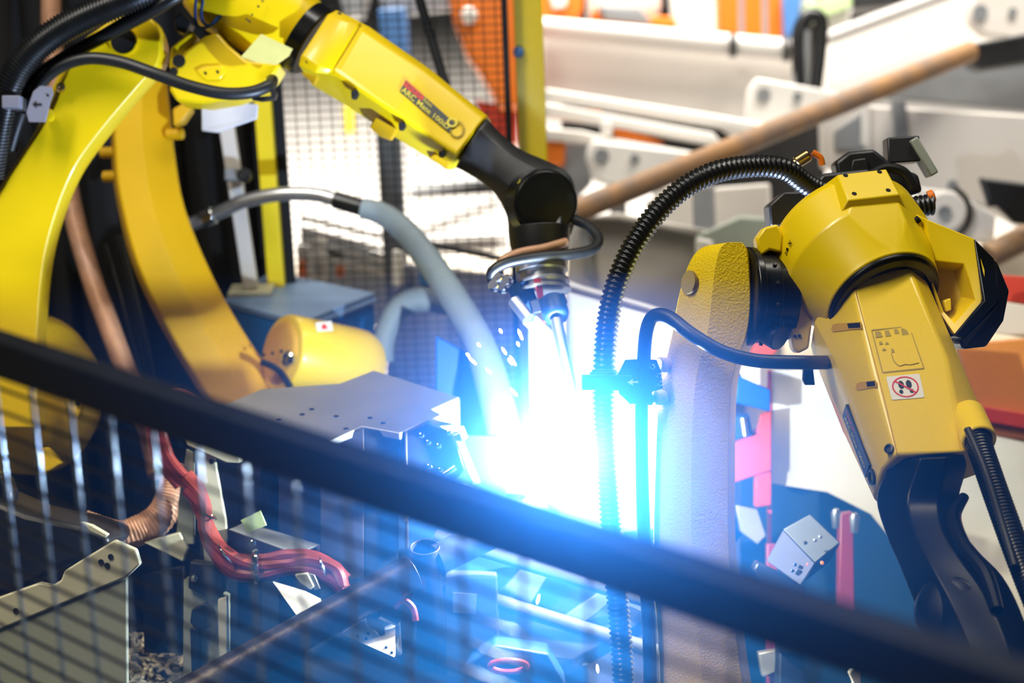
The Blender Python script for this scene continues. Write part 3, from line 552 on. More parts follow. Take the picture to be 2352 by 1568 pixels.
# shared meshes for the wires
H = ZR-.04
def share(par, name, meshdata, loc):
    o = bpy.data.objects.new(name, meshdata); COL.objects.link(o); o.parent = par; o.location = loc-ORG[par.name]; ORG[o.name] = loc; return o
vw = G().rev(Vector((0, 0, -H)), UP, [(0, .0022), (H, .0022)], 12).mesh('mesh_wire', 'wire_glint')
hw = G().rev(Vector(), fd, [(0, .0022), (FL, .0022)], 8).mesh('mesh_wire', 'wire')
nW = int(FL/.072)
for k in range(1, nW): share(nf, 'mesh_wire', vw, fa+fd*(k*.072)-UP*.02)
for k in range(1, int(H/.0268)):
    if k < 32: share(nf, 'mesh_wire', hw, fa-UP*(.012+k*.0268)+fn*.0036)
# ------------------------------------------------------------ far safety fence
p0 = V(641, 430, 5.05); p1 = V(1181, 430, 5.05)
g0 = Vector((p0.x, p0.y, 0)); g1 = Vector((p1.x, p1.y, 0)); gd = (g1-g0).normalized(); gn = gd.cross(UP).normalized(); GL = (g1-g0).length
ff = thing('safety_fence', (g0+g1)/2, 'black mesh fence panel between two yellow posts behind the robots', 'fence'); TOP = 2.35
for nm, p_, w_ in (('fence_post', V(620, 430, 5.03), .042), ('fence_post', V(1219, 200, 5.05), .072)):
    q = Vector((p_.x, p_.y, TOP/2+.01))
    po = G().box(q, gd, gn, UP, w_, .06, TOP+.0).build(nm, 'yellow_post', ff, bev=.003, label='yellow fence post')
    if w_ > .05:
        for (dy) in (12, 62):
            for dx in (-22, -8, 12, 26):
                G().box(V(1218+dx*.9, dy, 5.01), gd, gn, UP, .006, .004, .012).build('post_slot', 'hole', po)
        G().rev(V(1191, 118, 5.0), -gn if (-gn).dot(TC) > 0 else gn, [(0, .014), (.02, .014), (.026, .008)], 14).build('blue_cap', 'blue_bg', po)
for x in (.012, GL-.008): G().box(g0+gd*x+UP*(TOP/2+.02), gd, gn, UP, .024 if x < .1 else .016, .03, TOP).build('panel_frame', 'frame_black', ff, bev=.002)
G().box((g0+g1)/2+UP*.1, gd, gn, UP, GL, .03, .03).build('panel_frame', 'frame_black', ff, bev=.002)
H2 = TOP-.1
vw2 = G().rev(Vector(), UP, [(0, .0013), (H2, .0013)], 6).mesh('mesh_wire', 'frame_black')
hw2 = G().rev(Vector(), gd, [(0, .0013), (GL, .0013)], 6).mesh('mesh_wire', 'frame_black')
for k in range(1, int(GL/.03)+1): share(ff, 'mesh_wire', vw2, g0+gd*(k*.03-.005)+UP*.1)
for k in range(1, 110): share(ff, 'mesh_wire', hw2, g0+UP*(.13+k*.02)+gn*.003)
G().cyl(V(955, -30, 4.95), V(1030, 220, 4.95), .0125).build('panel_brace', 'dark_steel', ff)
# ------------------------------------------------------------ black welding curtain on the left
ca = V(-420, 400, 5.35); cb = V(655, 400, 5.35); secs = []
for k in range(61):
    t = k/60; p = lerp(ca, cb, t)+gn*(.03*math.sin(k*1.3)+.012*math.sin(k*2.9)); secs.append([Vector((p.x, p.y, .02)), Vector((p.x, p.y, 3.2)), Vector((p.x, p.y+.01, 3.2)), Vector((p.x, p.y+.01, .02))])
tag(G().ring_loft(secs).build('welding_curtain', 'curtain', ang=70), 'black welding curtain hanging behind the left robots', 'curtain')
ca2 = V(-330, 800, 2.9)
# ------------------------------------------------------------ blue cabinet, stand, pipe and suction hoses
cabz = V(690, 690, 4.95).z
def zq(pts, z): return [PZ(x, y, z) for x, y in pts]
cab = thing('equipment_cabinet', zq([(690, 690)], cabz)[0].to_2d().to_3d(), 'blue metal cabinet with a grey-blue lid behind the rear robot', 'cabinet')
top = zq([(508, 690), (690, 738), (862, 672), (624, 622)], cabz)
G().prism(top, UP*-.016).build('lid', 'blue_lid', cab, bev=.003)
inn = [lerp(p, sum(top, Vector())/4, .02)-UP*.016 for p in top]
G().prism(inn, UP*-(cabz-.016)).build('body', 'blue_box', cab, bev=.004)
G().tube([lerp(top[1], top[2], t)-UP*.02+TC*.004 for t in (0, .5, 1)], .006, 8).build('lid_edge', 'blue_lid', cab)
sd = thing('pipe_stand', PZ(572, 668, cabz), 'pale square post on a foot plate standing on the blue cabinet', 'stand')
sb = PZ(578, 672, cabz); st = V(520, 285, 4.93)
G().box(sb+UP*.006, gd, gn, UP, .11, .09, .012).build('foot_plate', 'cream', sd, bev=.002)
stp = Vector((sb.x-.002, sb.y, cabz+.45))
dd = (st-sb); G().box((st+sb)/2+UP*.01, dd.cross(TC), TC, dd, .036, .036, dd.length).build('post', 'white_warm', sd, bev=.003)
G().rev(V(560, 402, 4.86), TC, [(-.02, .018), (.0, .018), (.0, .01), (.02, .01)], 14).build('clamp_bolt', 'dark_steel', sd)
G().box(V(545, 402, 4.90), RX, UY, TC, .055, .03, .06).build('clamp', 'grey_paint', sd, bev=.003)
tag(slab([(462, 232, 4.3), (500, 228, 4.28), (592, 240, 4.28), (590, 272, 4.28), (500, 304, 4.28), (463, 300, 4.3)], 4.3, .01).build('cloth_rag', 'paper', bev=.002), 'white cloth hanging under the elbow of the front left robot', 'cloth')
pp = [V(420, 522, 4.86), V(470, 502, 4.85), V(525, 478, 4.84), V(560, 462, 4.83), V(640, 446, 4.81), V(720, 446, 4.80), V(770, 458, 4.79), V(830, 476, 4.78), V(870, 488, 4.77)]
ph = thing('suction_pipe', pp[0], 'bare metal suction pipe with black coupling feeding a grey hose', 'pipe')
G().tube(pp[:8], .0175, 16).build('metal_pipe', 'steel', ph)
G().cyl(lerp(pp[0], pp[1], .9), lerp(pp[1], pp[2], .4), .022).build('pipe_collar', 'chrome', ph, bev=.003)
G().cyl(V(768, 458, 4.79), V(836, 478, 4.775), .0215).build('coupling', 'rubber', ph, bev=.003)
G().tube([V(834, 478, 4.775), V(880, 492, 4.76), V(930, 530, 4.7), V(975, 585, 4.6), V(1020, 650, 4.5), V(1070, 730, 4.4), V(1105, 800, 4.3), V(1130, 880, 4.2), V(1150, 960, 4.1), V(1165, 1040, 4.05), V(1170, 1140, 4.03)], [.026, .028, .03, .031, .032, .033, .034, .036, .036, .036, .036], 18, 8, corr=(.008, .05)).build('grey_hose', 'grey_hose', ph, label='light grey flexible hose curving down into the glare')
h2 = G().tube([V(880, 830, 4.66), V(882, 780, 4.66), V(905, 720, 4.66), V(945, 690, 4.66), V(990, 690, 4.66), V(1035, 700, 4.66)], [.026, .027, .028, .03, .028, .026], 16, 8, corr=(.008, .05)).build('suction_hose', 'grey_hose')
tag(h2, 'short grey hose elbow beside the blue cabinet', 'hose')
# copper coloured conduits
c1 = G().tube([V(120, -60, 4.75), V(118, 60, 4.75), V(135, 250, 4.72), V(160, 450, 4.68), V(205, 620, 4.62), V(255, 760, 4.56), V(300, 880, 4.5), V(340, 980, 4.45), V(365, 1090, 4.4)], .025, 14, 8, corr=(.009, .08)).build('conduit', 'copper_hose')
tag(c1, 'long copper-coloured conduit hanging behind the front left robot', 'conduit')
c2 = G().tube([V(398, 1070, 3.78), V(394, 1130, 3.76), V(370, 1185, 3.74), V(325, 1215, 3.73), V(270, 1228, 3.72), V(190, 1196, 3.72)], [.024, .028, .03, .03, .028, .022], 16, 8, corr=(.007, .05)).build('conduit', 'copper_hose')
tag(c2, 'short copper-coloured conduit bending behind the bright blue fence wires', 'conduit')
for k, pts in enumerate(([(235, 560), (258, 640), (300, 800), (330, 920)], [(270, 540), (300, 660), (340, 830), (360, 960)])):
    c = G().tube([V(x, y, 4.75) for x, y in pts], .01, 10).build('power_cable', 'rubber'); tag(c, ['thin black cable hanging nearest the long copper conduit', 'thin black cable hanging next to the curved rear arm'][k], 'cable')
# ------------------------------------------------------------ welding fixture
DOFF = -.2
zT = V(800, 950, 3.95).z
fx = thing('welding_fixture', PZ(800, 980, zT).to_2d().to_3d(), 'steel welding fixture with a grey top plate over dark upright sheets', 'fixture')
G().prism(zq([(490, 940), (600, 893), (780, 880), (858, 850), (930, 872), (1056, 912), (1056, 975), (1010, 978), (980, 966), (918, 994), (832, 978), (730, 1026), (640, 1000), (560, 975)], zT), UP*-.014).build('top_plate', 'steel_plate', fx, bev=.002, label='bare grey steel top plate')
for (x, y) in ((694, 952), (716, 940), (772, 956), (850, 960), (795, 985), (880, 972), (720, 1012), (640, 965)):
    G().rev(PZ(x, y, zT)+UP*.0005, UP, [(-.001, .005), (.0008, .005)], 12).build('plate_hole', 'hole', fx)
def sheet(name, pts, d, th, m, par=None, bev=.002, **k):
    return slab(pts, d, th).build(name, m, par if par is not None else fx, bev=bev, **k)
sheet('upright_sheet', [(735, 1022), (836, 982), (836, 1330), (735, 1330)], 3.86, .01, 'brown_steel')
sheet('upright_sheet', [(836, 982), (915, 996), (915, 1330), (836, 1330)], 3.86, .01, 'dark_steel')
sheet('upright_sheet', [(640, 1010), (735, 1022), (735, 1440), (640, 1440)], 3.92, .012, 'brown_steel')
sheet('upright_sheet', [(545, 1000), (600, 1000), (600, 1440), (545, 1440)], 3.96, .012, 'brown_steel')
sheet('upright_sheet', [(500, 960), (1000, 960), (1000, 1900), (500, 1900)], 4.06, .02, 'dark_steel')
sheet('upright_sheet', [(915, 996), (1140, 1000), (1190, 1300), (915, 1340)], 3.98, .02, 'blue_dark')
cb_ = sheet('clamp_block', [(918, 996), (982, 966), (1050, 1000), (1068, 1080), (1040, 1110), (960, 1112), (918, 1085)], 3.85, .06, 'dark_steel', bev=.004)
for (x, y) in ((968, 1000), (984, 1016), (1008, 1024), (1032, 994), (986, 1072), (1012, 1080)): bolt('block_bolt', V(x, y, 3.85), TC, .005, .004, 'chrome', cb_)
sheet('clamp_arm', [(1040, 1000), (1056, 992), (1104, 1110), (1086, 1116)], 3.82, .02, 'steel')
G().cyl(V(1020, 1090, 3.80), V(1046, 1072, 3.80), .006).build('clamp_pin', 'chrome', fx)
sheet('clamp_wedge', [(1010, 1110), (1036, 1120), (1018, 1134)], 3.80, .02, 'white')
G().cyl(V(1060, 1120, 3.78), V(1146, 1160, 3.76), .009).build('clamp_rod', 'steel', fx)
sheet('clamp_pin_plate', [(924, 1160), (956, 1166), (930, 1200)], 3.80, .01, 'white')
sheet('guide_rib', [(928, 990), (935, 990), (938, 1260), (930, 1260)], 3.84, .02, 'brown_steel')
# bright upright plate and tabs in the glare
wp = sheet('weld_shield', [(1212, 745), (1260, 735), (1300, 770), (1330, 1000), (1325, 1110), (1230, 1110), (1215, 900)], 4.2, .01, 'steel_plate', None)
wp.parent = fx
gl = sheet('locating_tab', [(1200, 742), (1232, 724), (1300, 790), (1296, 812), (1230, 770)], 4.15, .01, 'white')
sheet('bright_piece', [(988, 940), (1052, 912), (1055, 976), (990, 962), (1012, 952)], 3.84, .03, 'white')  # white piece put in for the hot reflection on the plate end
sheet('bright_piece', [(1050, 980), (1064, 978), (1074, 1004), (1062, 1016)], 3.8, .02, 'white')
DOFF = 0
# dark cabinet behind the arc
tag(slab([(1000, 770), (1120, 835), (1128, 1000), (1000, 1000)], 4.35, .12).build('junction_box', 'blue_cover', bev=.004), 'plain blue box behind the grey hose, left of the arc', 'box')
# left bracket tower on the fixture
tw = thing('bracket_tower', V(480, 1500, 3.62), 'cream steel bracket tower carrying the red cables', 'bracket')
def bk(name, pts, d, th, m, bev=.002): return slab(pts, d, th).build(name, m, tw, bev=bev)
bk('upright', [(452, 1020), (492, 1042), (520, 1200), (524, 1300), (470, 1290), (458, 1150)], 3.68, .012, 'cream')
bk('head_plate', [(424, 1000), (456, 1002), (548, 1042), (552, 1062), (520, 1062), (430, 1022)], 3.66, .05, 'cream')
bk('side_plate', [(428, 1030), (446, 1040), (446, 1250), (404, 1250), (410, 1150)], 3.70, .012, 'sage')
bk('foot_angle', [(330, 1246), (412, 1222), (430, 1260), (420, 1290), (380, 1270)], 3.68, .03, 'cream')
bk('lower_block', [(422, 1330), (520, 1370), (520, 1520), (470, 1560), (420, 1560)], 3.60, .05, 'sage')
bk('dark_block', [(436, 1290), (512, 1300), (514, 1362), (480, 1372), (432, 1350)], 3.585, .05, 'dark_steel')
bk('dark_clamp', [(440, 1400), (470, 1384), (486, 1400), (484, 1440), (452, 1448), (436, 1430)], 3.575, .03, 'black')
bk('dark_block', [(436, 1444), (456, 1440), (458, 1560), (440, 1560)], 3.575, .03, 'black')
bk('pillar', [(500, 1376), (520, 1370), (522, 1510), (502, 1520)], 3.57, .03, 'cream')
bk('back_plate', [(330, 1320), (420, 1300), (420, 1500), (330, 1500)], 3.75, .02, 'dark_steel')
G().rev(V(446, 1326, 3.58), TC, [(0, .007), (.005, .007), (.006, .004)], 12).build('bolt', 'chrome', tw)
G().rev(V(486, 1060, 3.67), TC, [(0, .005), (.004, .005)], 10).build('bolt', 'dark_steel', tw)
ch = thing('channel_bracket', V(650, 1290, 3.58), 'open steel channel with a pale green tab beside the red cables', 'bracket')
G().ring_loft([[V(525, 1215, 3.66), V(565, 1198, 3.72), V(565, 1200, 3.725), V(527, 1218, 3.664)], [V(682, 1272, 3.58), V(733, 1250, 3.64), V(733, 1253, 3.645), V(684, 1275, 3.584)]]).build('top_face', 'steel_plate', ch, bev=.001)
slab([(525, 1216, 3.66), (682, 1273, 3.58), (690, 1320, 3.58), (520, 1262, 3.66)], 3.6, .006).build('side_face', 'brown_steel', ch, bev=.001)
slab([(727, 1252, 3.64), (734, 1250, 3.64), (736, 1294, 3.64), (729, 1296, 3.64)], 3.6, .006).build('end_lip', 'steel', ch)
slab([(552, 1195), (598, 1172), (612, 1206), (570, 1224)], 3.62, .006).build('green_tab', 'green_pale', ch, bev=.0008)
for (x, y) in ((580, 1247), (665, 1282), (714, 1300)): bolt('screw', V(x, y, 3.575), TC, .006, .005, 'chrome', ch)
slab([(676, 1320), (706, 1316), (722, 1346), (712, 1356), (690, 1340)], 3.54, .02).build('end_block', 'cream', ch, bev=.002)
slab([(706, 1316), (722, 1320), (736, 1352), (722, 1356)], 3.545, .02).build('end_plate', 'steel', ch, bev=.001)
# red cables: each its own
def cable(name, pts, d, r, lab, grp):
    o = G().tube([V(x, y, dd_) for (x, y, dd_) in [(p[0], p[1], d if len(p) < 3 else p[2]) for p in pts]], r, 10, 6).build(name, 'red_cable'); return tag(o, lab, 'cable', grp)
arcs = [[(360, 930), (378, 905), (415, 900), (450, 918), (486, 945)], [(364, 936), (385, 915), (415, 911), (446, 927), (478, 950)]]
low = [(430, 1105), (462, 1160), (480, 1225), (528, 1284), (600, 1308), (660, 1300), (720, 1288), (765, 1312), (795, 1355)]
upr = [(344, 960), (350, 1010), (366, 1060), (398, 1100)]
for k in range(3):
    j = k*13; cable('power_cable', [(p[0]+j, p[1]-j*.25, 3.66-.005*k) for p in upr]+[(412+j*1.2, 1116-j*.3, 3.66)], 3.66, .0095, ['leftmost red cable of the bunch dropping left of the cream tower', 'middle red cable of the bunch dropping left of the cream tower', 'rightmost red cable of the bunch dropping left of the cream tower'][k], 'red cables at the tower')
for k, a_ in enumerate(arcs): cable('power_cable', [(x, y, 3.82) for x, y in a_], 3.82, .006, ['upper of two red cables arching over the plate edge', 'lower of two red cables arching over the plate edge'][k], 'red cables at the plate')
offs = [(0, -26), (10, -8), (-8, 10), (2, 28)]
for k, (ox, oy) in enumerate(offs):
    pts = [(x+ox*(1 if i % 2 else -1)*.7, y+oy*(.6+.4*math.sin(i*1.7+k)), 3.60-.006*(k % 2)-.004*i) for i, (x, y) in enumerate(low)]
    cable('power_cable', pts, 3.6, .0122, ['top red cable of the tied bundle under the steel channel', 'second red cable from the top in the tied bundle', 'third red cable from the top in the tied bundle', 'bottom red cable of the tied bundle under the steel channel'][k], 'tied red cable bundle')
for k, (x, y, a, w_) in enumerate(((478, 1182, .5, 20), (520, 1272, .9, 30), (590, 1302, 1.5, 36), (745, 1302, 1.2, 30))):
    r_ = w_/F*3.55; pts = [V(x, y, 3.575)+(RX*math.cos(a)-UY*math.sin(a))*r_*math.cos(t)+TC*r_*.9*math.sin(t) for t in [math.pi*2*i/14 for i in range(15)]]
    t_ = G().tube(pts, .0022 if k != 2 else .006, 8, 2).build('cable_tie', 'chrome'); tag(t_, ['clear cable tie around the red bundle beside the cream tower', 'clear cable tie where the red bundle bends right', 'wide silver tape wrap on the red cable bundle', 'clear cable tie near the right end of the red bundle'][k], 'cable tie')
# foreground left frame plate
fp = thing('machine_frame', V(150, 1568, 3.25), 'pale green machine frame edge at bottom left seen through the fence', 'frame')
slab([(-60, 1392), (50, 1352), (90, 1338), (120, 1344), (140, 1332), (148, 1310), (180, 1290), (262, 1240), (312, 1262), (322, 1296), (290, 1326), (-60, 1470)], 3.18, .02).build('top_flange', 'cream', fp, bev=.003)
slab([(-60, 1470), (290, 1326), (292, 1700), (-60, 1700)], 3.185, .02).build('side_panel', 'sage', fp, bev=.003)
for (x, y) in ((232, 1290), (246, 1298), (254, 1278), (36, 1402)): G().rev(V(x, y, 3.179), TC, [(0, .0045), (.001, .0045)], 10).build('frame_hole', 'hole', fp)
tag(slab([(-60, 1130), (60, 1180), (180, 1205), (250, 1230), (250, 1260), (150, 1300), (60, 1350), (-60, 1380)], 3.45, .2).build('cable_tray', 'black', bev=.01), 'black cable tray above the pale green frame edge', 'tray')
tag(slab([(184, 1198), (210, 1206), (248, 1228), (240, 1236), (206, 1220)], 3.42, .02).build('steel_lever', 'cream', bev=.002), 'small pale lever on the black cable tray', 'lever')
tag(slab([(-40, 1080), (10, 1090), (30, 1140), (10, 1180), (-40, 1190)], 3.5, .06).build('rubber_grommet', 'rubber', bev=.01), 'black rubber grommet at the left edge under the shoulder motor', 'grommet')
# swarf heap in a tray
zc = V(360, 1560, 3.95).z
tr = G().prism(zq([(280, 1470), (470, 1450), (500, 1640), (240, 1640)], zc), UP*-.03).build('swarf_tray', 'dark_steel', bev=.003); tag(tr, 'dark tray of metal chips at the bottom left', 'tray')
g = G()
for k in range(260):
    p = PZ(random.uniform(295, 445), random.uniform(1462, 1600), zc)+UP*random.uniform(.001, .014)
    a = random.uniform(0, 6.28); X = Vector((math.cos(a), math.sin(a), random.uniform(-.5, .5))); Y = X.cross(Vector((.3, .2, 1)))
    g.box(p, X, Y, X.cross(Y), random.uniform(.008, .022), random.uniform(.004, .01), .002)
tag(g.build('metal_chips', 'chip', ang=20), 'heap of shiny metal chips in the dark tray', 'metal chips', kind='stuff')
# workpiece tubes
w0 = V(380, 1625, 3.28); w1 = V(948, 1312, 3.44)
tag(G().pipe(w0, w1, .031, .027).build('steel_tube', 'tube_steel', bev=.001), 'rusty dark steel tube running diagonally from the bottom left', 'tube')
tu = UP*.9+TC*.15
b_ = V(975, 1255, 3.46)
tag(G().pipe(b_-tu.normalized()*.17, b_, .027, .0235).build('steel_tube', 'tube_steel', bev=.0008), 'short upright tube with an open round end at the joint', 'tube')
tag(G().pipe(V(1003, 1285, 3.475), V(1245, 1165, 3.55), .028, .024).build('steel_tube', 'dull_steel', bev=.001), 'pale tube leading right from the open joint towards the arc', 'tube')
# white plates under the tube
tag(slab([(626, 1336), (700, 1358), (736, 1376, 3.47), (740, 1398, 3.455), (680, 1412, 3.45)], 3.5, .008).build('gusset_plate', 'white', bev=.0008), 'white three-cornered plate just above the rusty tube', 'plate')
wbk = thing('notched_bracket', V(860, 1500, 3.42), 'white notched bracket with small bolts below the rusty tube', 'bracket')
slab([(x, y, 3.44-(y-1420)*.0007) for x, y in [(784, 1456), (838, 1422), (842, 1440), (864, 1450), (872, 1462), (884, 1458), (882, 1440), (866, 1424), (872, 1420), (908, 1438), (906, 1510)]], 3.42, .03).build('plate', 'white', wbk, bev=.001)
slab([(908, 1438), (918, 1430), (922, 1504), (906, 1510)], 3.425, .03).build('edge', 'steel', wbk, bev=.001)
for (x, y) in ((821, 1460), (841, 1466), (887, 1486), (900, 1498), (846, 1454)): bolt('bolt', V(x, y, 3.44-(y-1420)*.0007), TC, .0025, .003, 'black', wbk)
tag(slab([(850, 1380), (940, 1340), (965, 1400), (950, 1520), (920, 1530), (900, 1440), (870, 1420)], 3.5, .06).build('toggle_clamp', 'black', bev=.008), 'black clamp body behind the white notched bracket', 'clamp')
G_ = G().tube([V(905, 1395, 3.43), V(925, 1378, 3.43), V(948, 1395, 3.43), V(955, 1425, 3.43)], .006, 8).build('clamp_lever', 'red_paint'); tag(G_, 'curved red lever on the black clamp', 'lever')
# fixture base and pale boxes at the bottom centre
bs = thing('fixture_base', V(1000, 1700, 3.9).to_2d().to_3d(), 'dark fixture base frame under the arc', 'frame')
zb = V(1300, 1400, 3.85).z
G().prism(zq([(700, 1330), (1720, 1180), (1560, 1380), (1300, 1520), (1000, 1620), (700, 1720)], zb), UP*-.03).build('base_plate', 'dark_steel', bs, bev=.003)
for i, (x, y) in enumerate(((760, 1390), (1600, 1260), (1300, 1480), (760, 1680))):
    p = PZ(x, y, zb); G().box(Vector((p.x, p.y, zb/2)), RX, Vector((0, 1, 0)), UP, .08, .08, zb-.04).build('leg', 'dark_steel', bs, bev=.003)
tag(slab([(1022, 1322), (1140, 1326), (1146, 1480), (1090, 1530), (1030, 1700), (1022, 1500)], 3.6, .1).build('terminal_box', 'dull_steel', bev=.003), 'pale grey terminal box under the upright open tube', 'box')
tag(slab([(1040, 1360), (1095, 1364), (1092, 1410), (1040, 1406)], 3.59, .01).build('box_label', 'steel_plate', bev=.001), 'small metal cover plate on the pale terminal box', 'cover')
tag(slab([(955, 1320), (1000, 1320), (1005, 1700), (960, 1700)], 3.62, .06).build('support_post', 'dark_steel', bev=.003), 'dark post under the upright open tube', 'post')
dk = thing('clamp_unit', V(1150, 1560, 3.3), 'dark clamp block with a pink-edged ring at bottom centre', 'clamp')
slab([(1068, 1530), (1135, 1480), (1260, 1500), (1300, 1570), (1290, 1700), (1070, 1700)], 3.42, .12).build('block', 'blue_dark', dk, bev=.004)
G().tube([V(1168, 1530, 3.40)+RX*math.cos(t)*.031+(UY*.45+TC*.5)*math.sin(t)*.026 for t in [2*math.pi*i/20 for i in range(21)]], .0055, 10, 2).build('ring', 'red_paint', dk)
for k, pts in enumerate(([(1130, 1380), (1300, 1190), (1330, 1200), (1200, 1420)], [(1290, 1420), (1390, 1350), (1430, 1360), (1330, 1440)], [(1440, 1340), (1500, 1380), (1500, 1420), (1440, 1390)])):
    tag(slab(pts, 3.75, .02).build('clamp_strap', 'dull_steel', bev=.002), ['long grey strap below the arc', 'grey strap left of the corrugated hose foot', 'short grey strap between the hose and the yellow arm'][k], 'strap')
for k, (a, b) in enumerate((((1000, 1230, 3.72), (1560, 1400, 3.62)), ((1010, 1340, 3.66), (1520, 1500, 3.58)))):
    tag(G().cyl(V(*a), V(*b), .014).build('guide_rod', 'dull_steel', bev=.001), ['upper steel guide rod crossing below the arc', 'lower steel guide rod crossing below the arc'][k], 'rod')
# ------------------------------------------------------------ right side cell: red clamp, silver sensor box, sheet
DOFF = .2
rc = thing('swing_clamp', V(1720, 1200, 4.0), 'red painted clamp arm seen between the lower arm and the bright sheet', 'clamp')
slab([(1670, 1030), (1740, 985), (1750, 950), (1772, 945), (1772, 1080), (1680, 1110)], 3.98, .04).build('jaw', 'red_paint', rc, bev=.003)
slab([(1735, 1090), (1772, 1080), (1772, 1160), (1735, 1165)], 3.99, .04).build('foot', 'red_paint', rc, bev=.003)
slab([(1680, 955), (1720, 950), (1730, 1000), (1690, 1010)], 3.96, .03).build('pad', 'blue_dark', rc, bev=.003)
G().cyl(V(1706, 960, 3.95), V(1712, 1000, 3.95), .008).build('pin', 'steel', rc)
slab([(1690, 1160), (1740, 1170), (1760, 1230), (1740, 1250), (1700, 1220)], 3.98, .02).build('link', 'steel_plate', rc, bev=.002)
DOFF = 0
bp_ = thing('sheet_panel', V(1960, 1200, 4.25), 'big bare metal sheet behind the right robot, blazing white beside the yellow forearm', 'panel')
slab([(1770, 850), (2170, 850, 4.38), (2235, 990, 4.40), (2420, 1030, 4.5), (2420, 1440, 4.4), (2180, 1400, 4.35), (2000, 1180, 4.3), (1900, 1130), (1770, 1110)], 4.25, .006).build('sheet', 'bright_sheet', bp_, bev=.001)
slab([(1764, 850), (1772, 850), (1772, 1330), (1764, 1330)], 4.245, .02).build('edge_strip', 'red_paint', bp_)
slab([(1700, 1040), (2420, 1040), (2420, 1900), (1700, 1900)], 4.55, .02).build('sheet_shade', 'blue_dark', bp_, bev=.002)  # dark panel stands for the dim lower half of the sheet
tag(slab([(1690, 860), (1770, 895), (1770, 945), (1690, 925)], 4.15, .03).build('cover_plate', 'blue_cover', bev=.003), 'blue cover plate above the red clamp arm', 'cover')
tag(slab([(1692, 838), (1860, 834), (1860, 862), (1770, 895), (1712, 880)], 4.3, .02).build('white_ledge', 'white', bev=.002), 'white ledge glowing under the smooth hose loop', 'ledge')
tag(slab([(1735, 790), (1768, 780), (1790, 800), (1760, 830), (1715, 830)], 4.2, .03).build('red_stop', 'red_paint', bev=.003), 'small red stop block below the elbow joint', 'block')
sb_ = thing('sensor_box', V(1840, 1330, 3.7), 'silver sensor box with bolts on a dark stand between the two right arms', 'box')
slab([(1800, 1216, 3.72), (1862, 1182, 3.74), (1930, 1246, 3.70), (1872, 1292, 3.66)], 3.7, .01).build('lid', 'sensor_lid', sb_, bev=.002)
slab([(1800, 1218, 3.715), (1872, 1293, 3.655), (1838, 1344, 3.66), (1762, 1288, 3.72)], 3.7, .01).build('side', 'sensor_side', sb_, bev=.002)
slab([(1872, 1293, 3.66), (1930, 1247, 3.70), (1905, 1290, 3.71), (1850, 1335, 3.67)], 3.7, .01).build('end', 'dark_steel', sb_, bev=.002)
for (x, y, m) in ((1826, 1296, 'chrome'), (1832, 1310, 'chrome'), (1820, 1310, 'chrome'), (1872, 1240, 'steel'), (1884, 1232, 'steel'), (1850, 1246, 'hole'), (1888, 1292, 'orange'), (1856, 1296, 'red_paint')): bolt('bolt', V(x, y, 3.668), TC, .0035, .005, m, sb_)
slab([(1740, 1290), (1800, 1320), (1850, 1350), (1850, 1500), (1790, 1500), (1780, 1370), (1730, 1310)], 3.72, .05).build('stand', 'black', sb_, bev=.004)
slab([(1790, 1480), (1850, 1480), (1870, 1900), (1780, 1900)], 3.74, .06).build('stand', 'black', sb_, bev=.004)
tag(slab([(1960, 1568), (1950, 1545), (1975, 1515), (1980, 1600), (1955, 1620)], 3.5, .02).build('bright_spot', 'white', bev=.002), 'white pointed patch put in for the bright spot at the bottom right', 'tab')  # white patch stands for a bright area, not a fixture part
tg = thing('red_column', V(1770, 1560, 3.95), 'dark red upright bar with a silver bracket near the bottom right', 'bar')
slab([(1762, 1250), (1785, 1250), (1788, 1700), (1764, 1700)], 3.95, .03).build('bar', 'red_dark', tg, bev=.002)
slab([(1742, 1500), (1786, 1490), (1790, 1540), (1752, 1556)], 3.9, .03).build('bracket', 'steel_plate', tg, bev=.003)
tag(slab([(1930, 1180), (1960, 1175), (1965, 1470), (1925, 1470)], 4.05, .04).build('red_post', 'red_dark', bev=.003), 'dim red post in the haze behind the silver sensor box', 'post')
for (x, y) in ((1920, 1190), (1962, 1200)): G().rev(V(x, y, 4.0), UP, [(-.02, .007), (.012, .01), (.02, .006)], 14).build('knob', 'steel', sb_)
# orange machine on the right edge
om = thing('orange_machine', V(2330, 1000, 4.9).to_2d().to_3d(), 'orange painted machine panel at the right edge behind the motor cover', 'machine')
slab([(2200, 790), (2440, 770), (2440, 960), (2240, 940)], 4.6, .05).build('panel', 'orange_light', om, bev=.004)
slab([(2255, 932), (2440, 962), (2440, 1000), (2262, 968)], 4.58, .05).build('red_band', 'red_paint', om, bev=.003)
slab([(2262, 968), (2440, 1000), (2440, 1024), (2275, 1000)], 4.6, .05).build('lower_panel', 'orange_light', om, bev=.003)
slab([(2290, 690), (2440, 715), (2440, 790), (2270, 760)], 4.7, .03).build('white_panel', 'white', om, bev=.003)
slab([(2290, 630), (2440, 640), (2440, 715), (2300, 690)], 4.8, .04).build('dark_band', 'red_paint', om, bev=.003)
q = V(2560, 1000, 5.0); G().box(Vector((q.x, q.y, .5)), RX, Vector((0, 1, 0)), UP, .7, .2, .98).build('body', 'grey_paint', om, bev=.006)
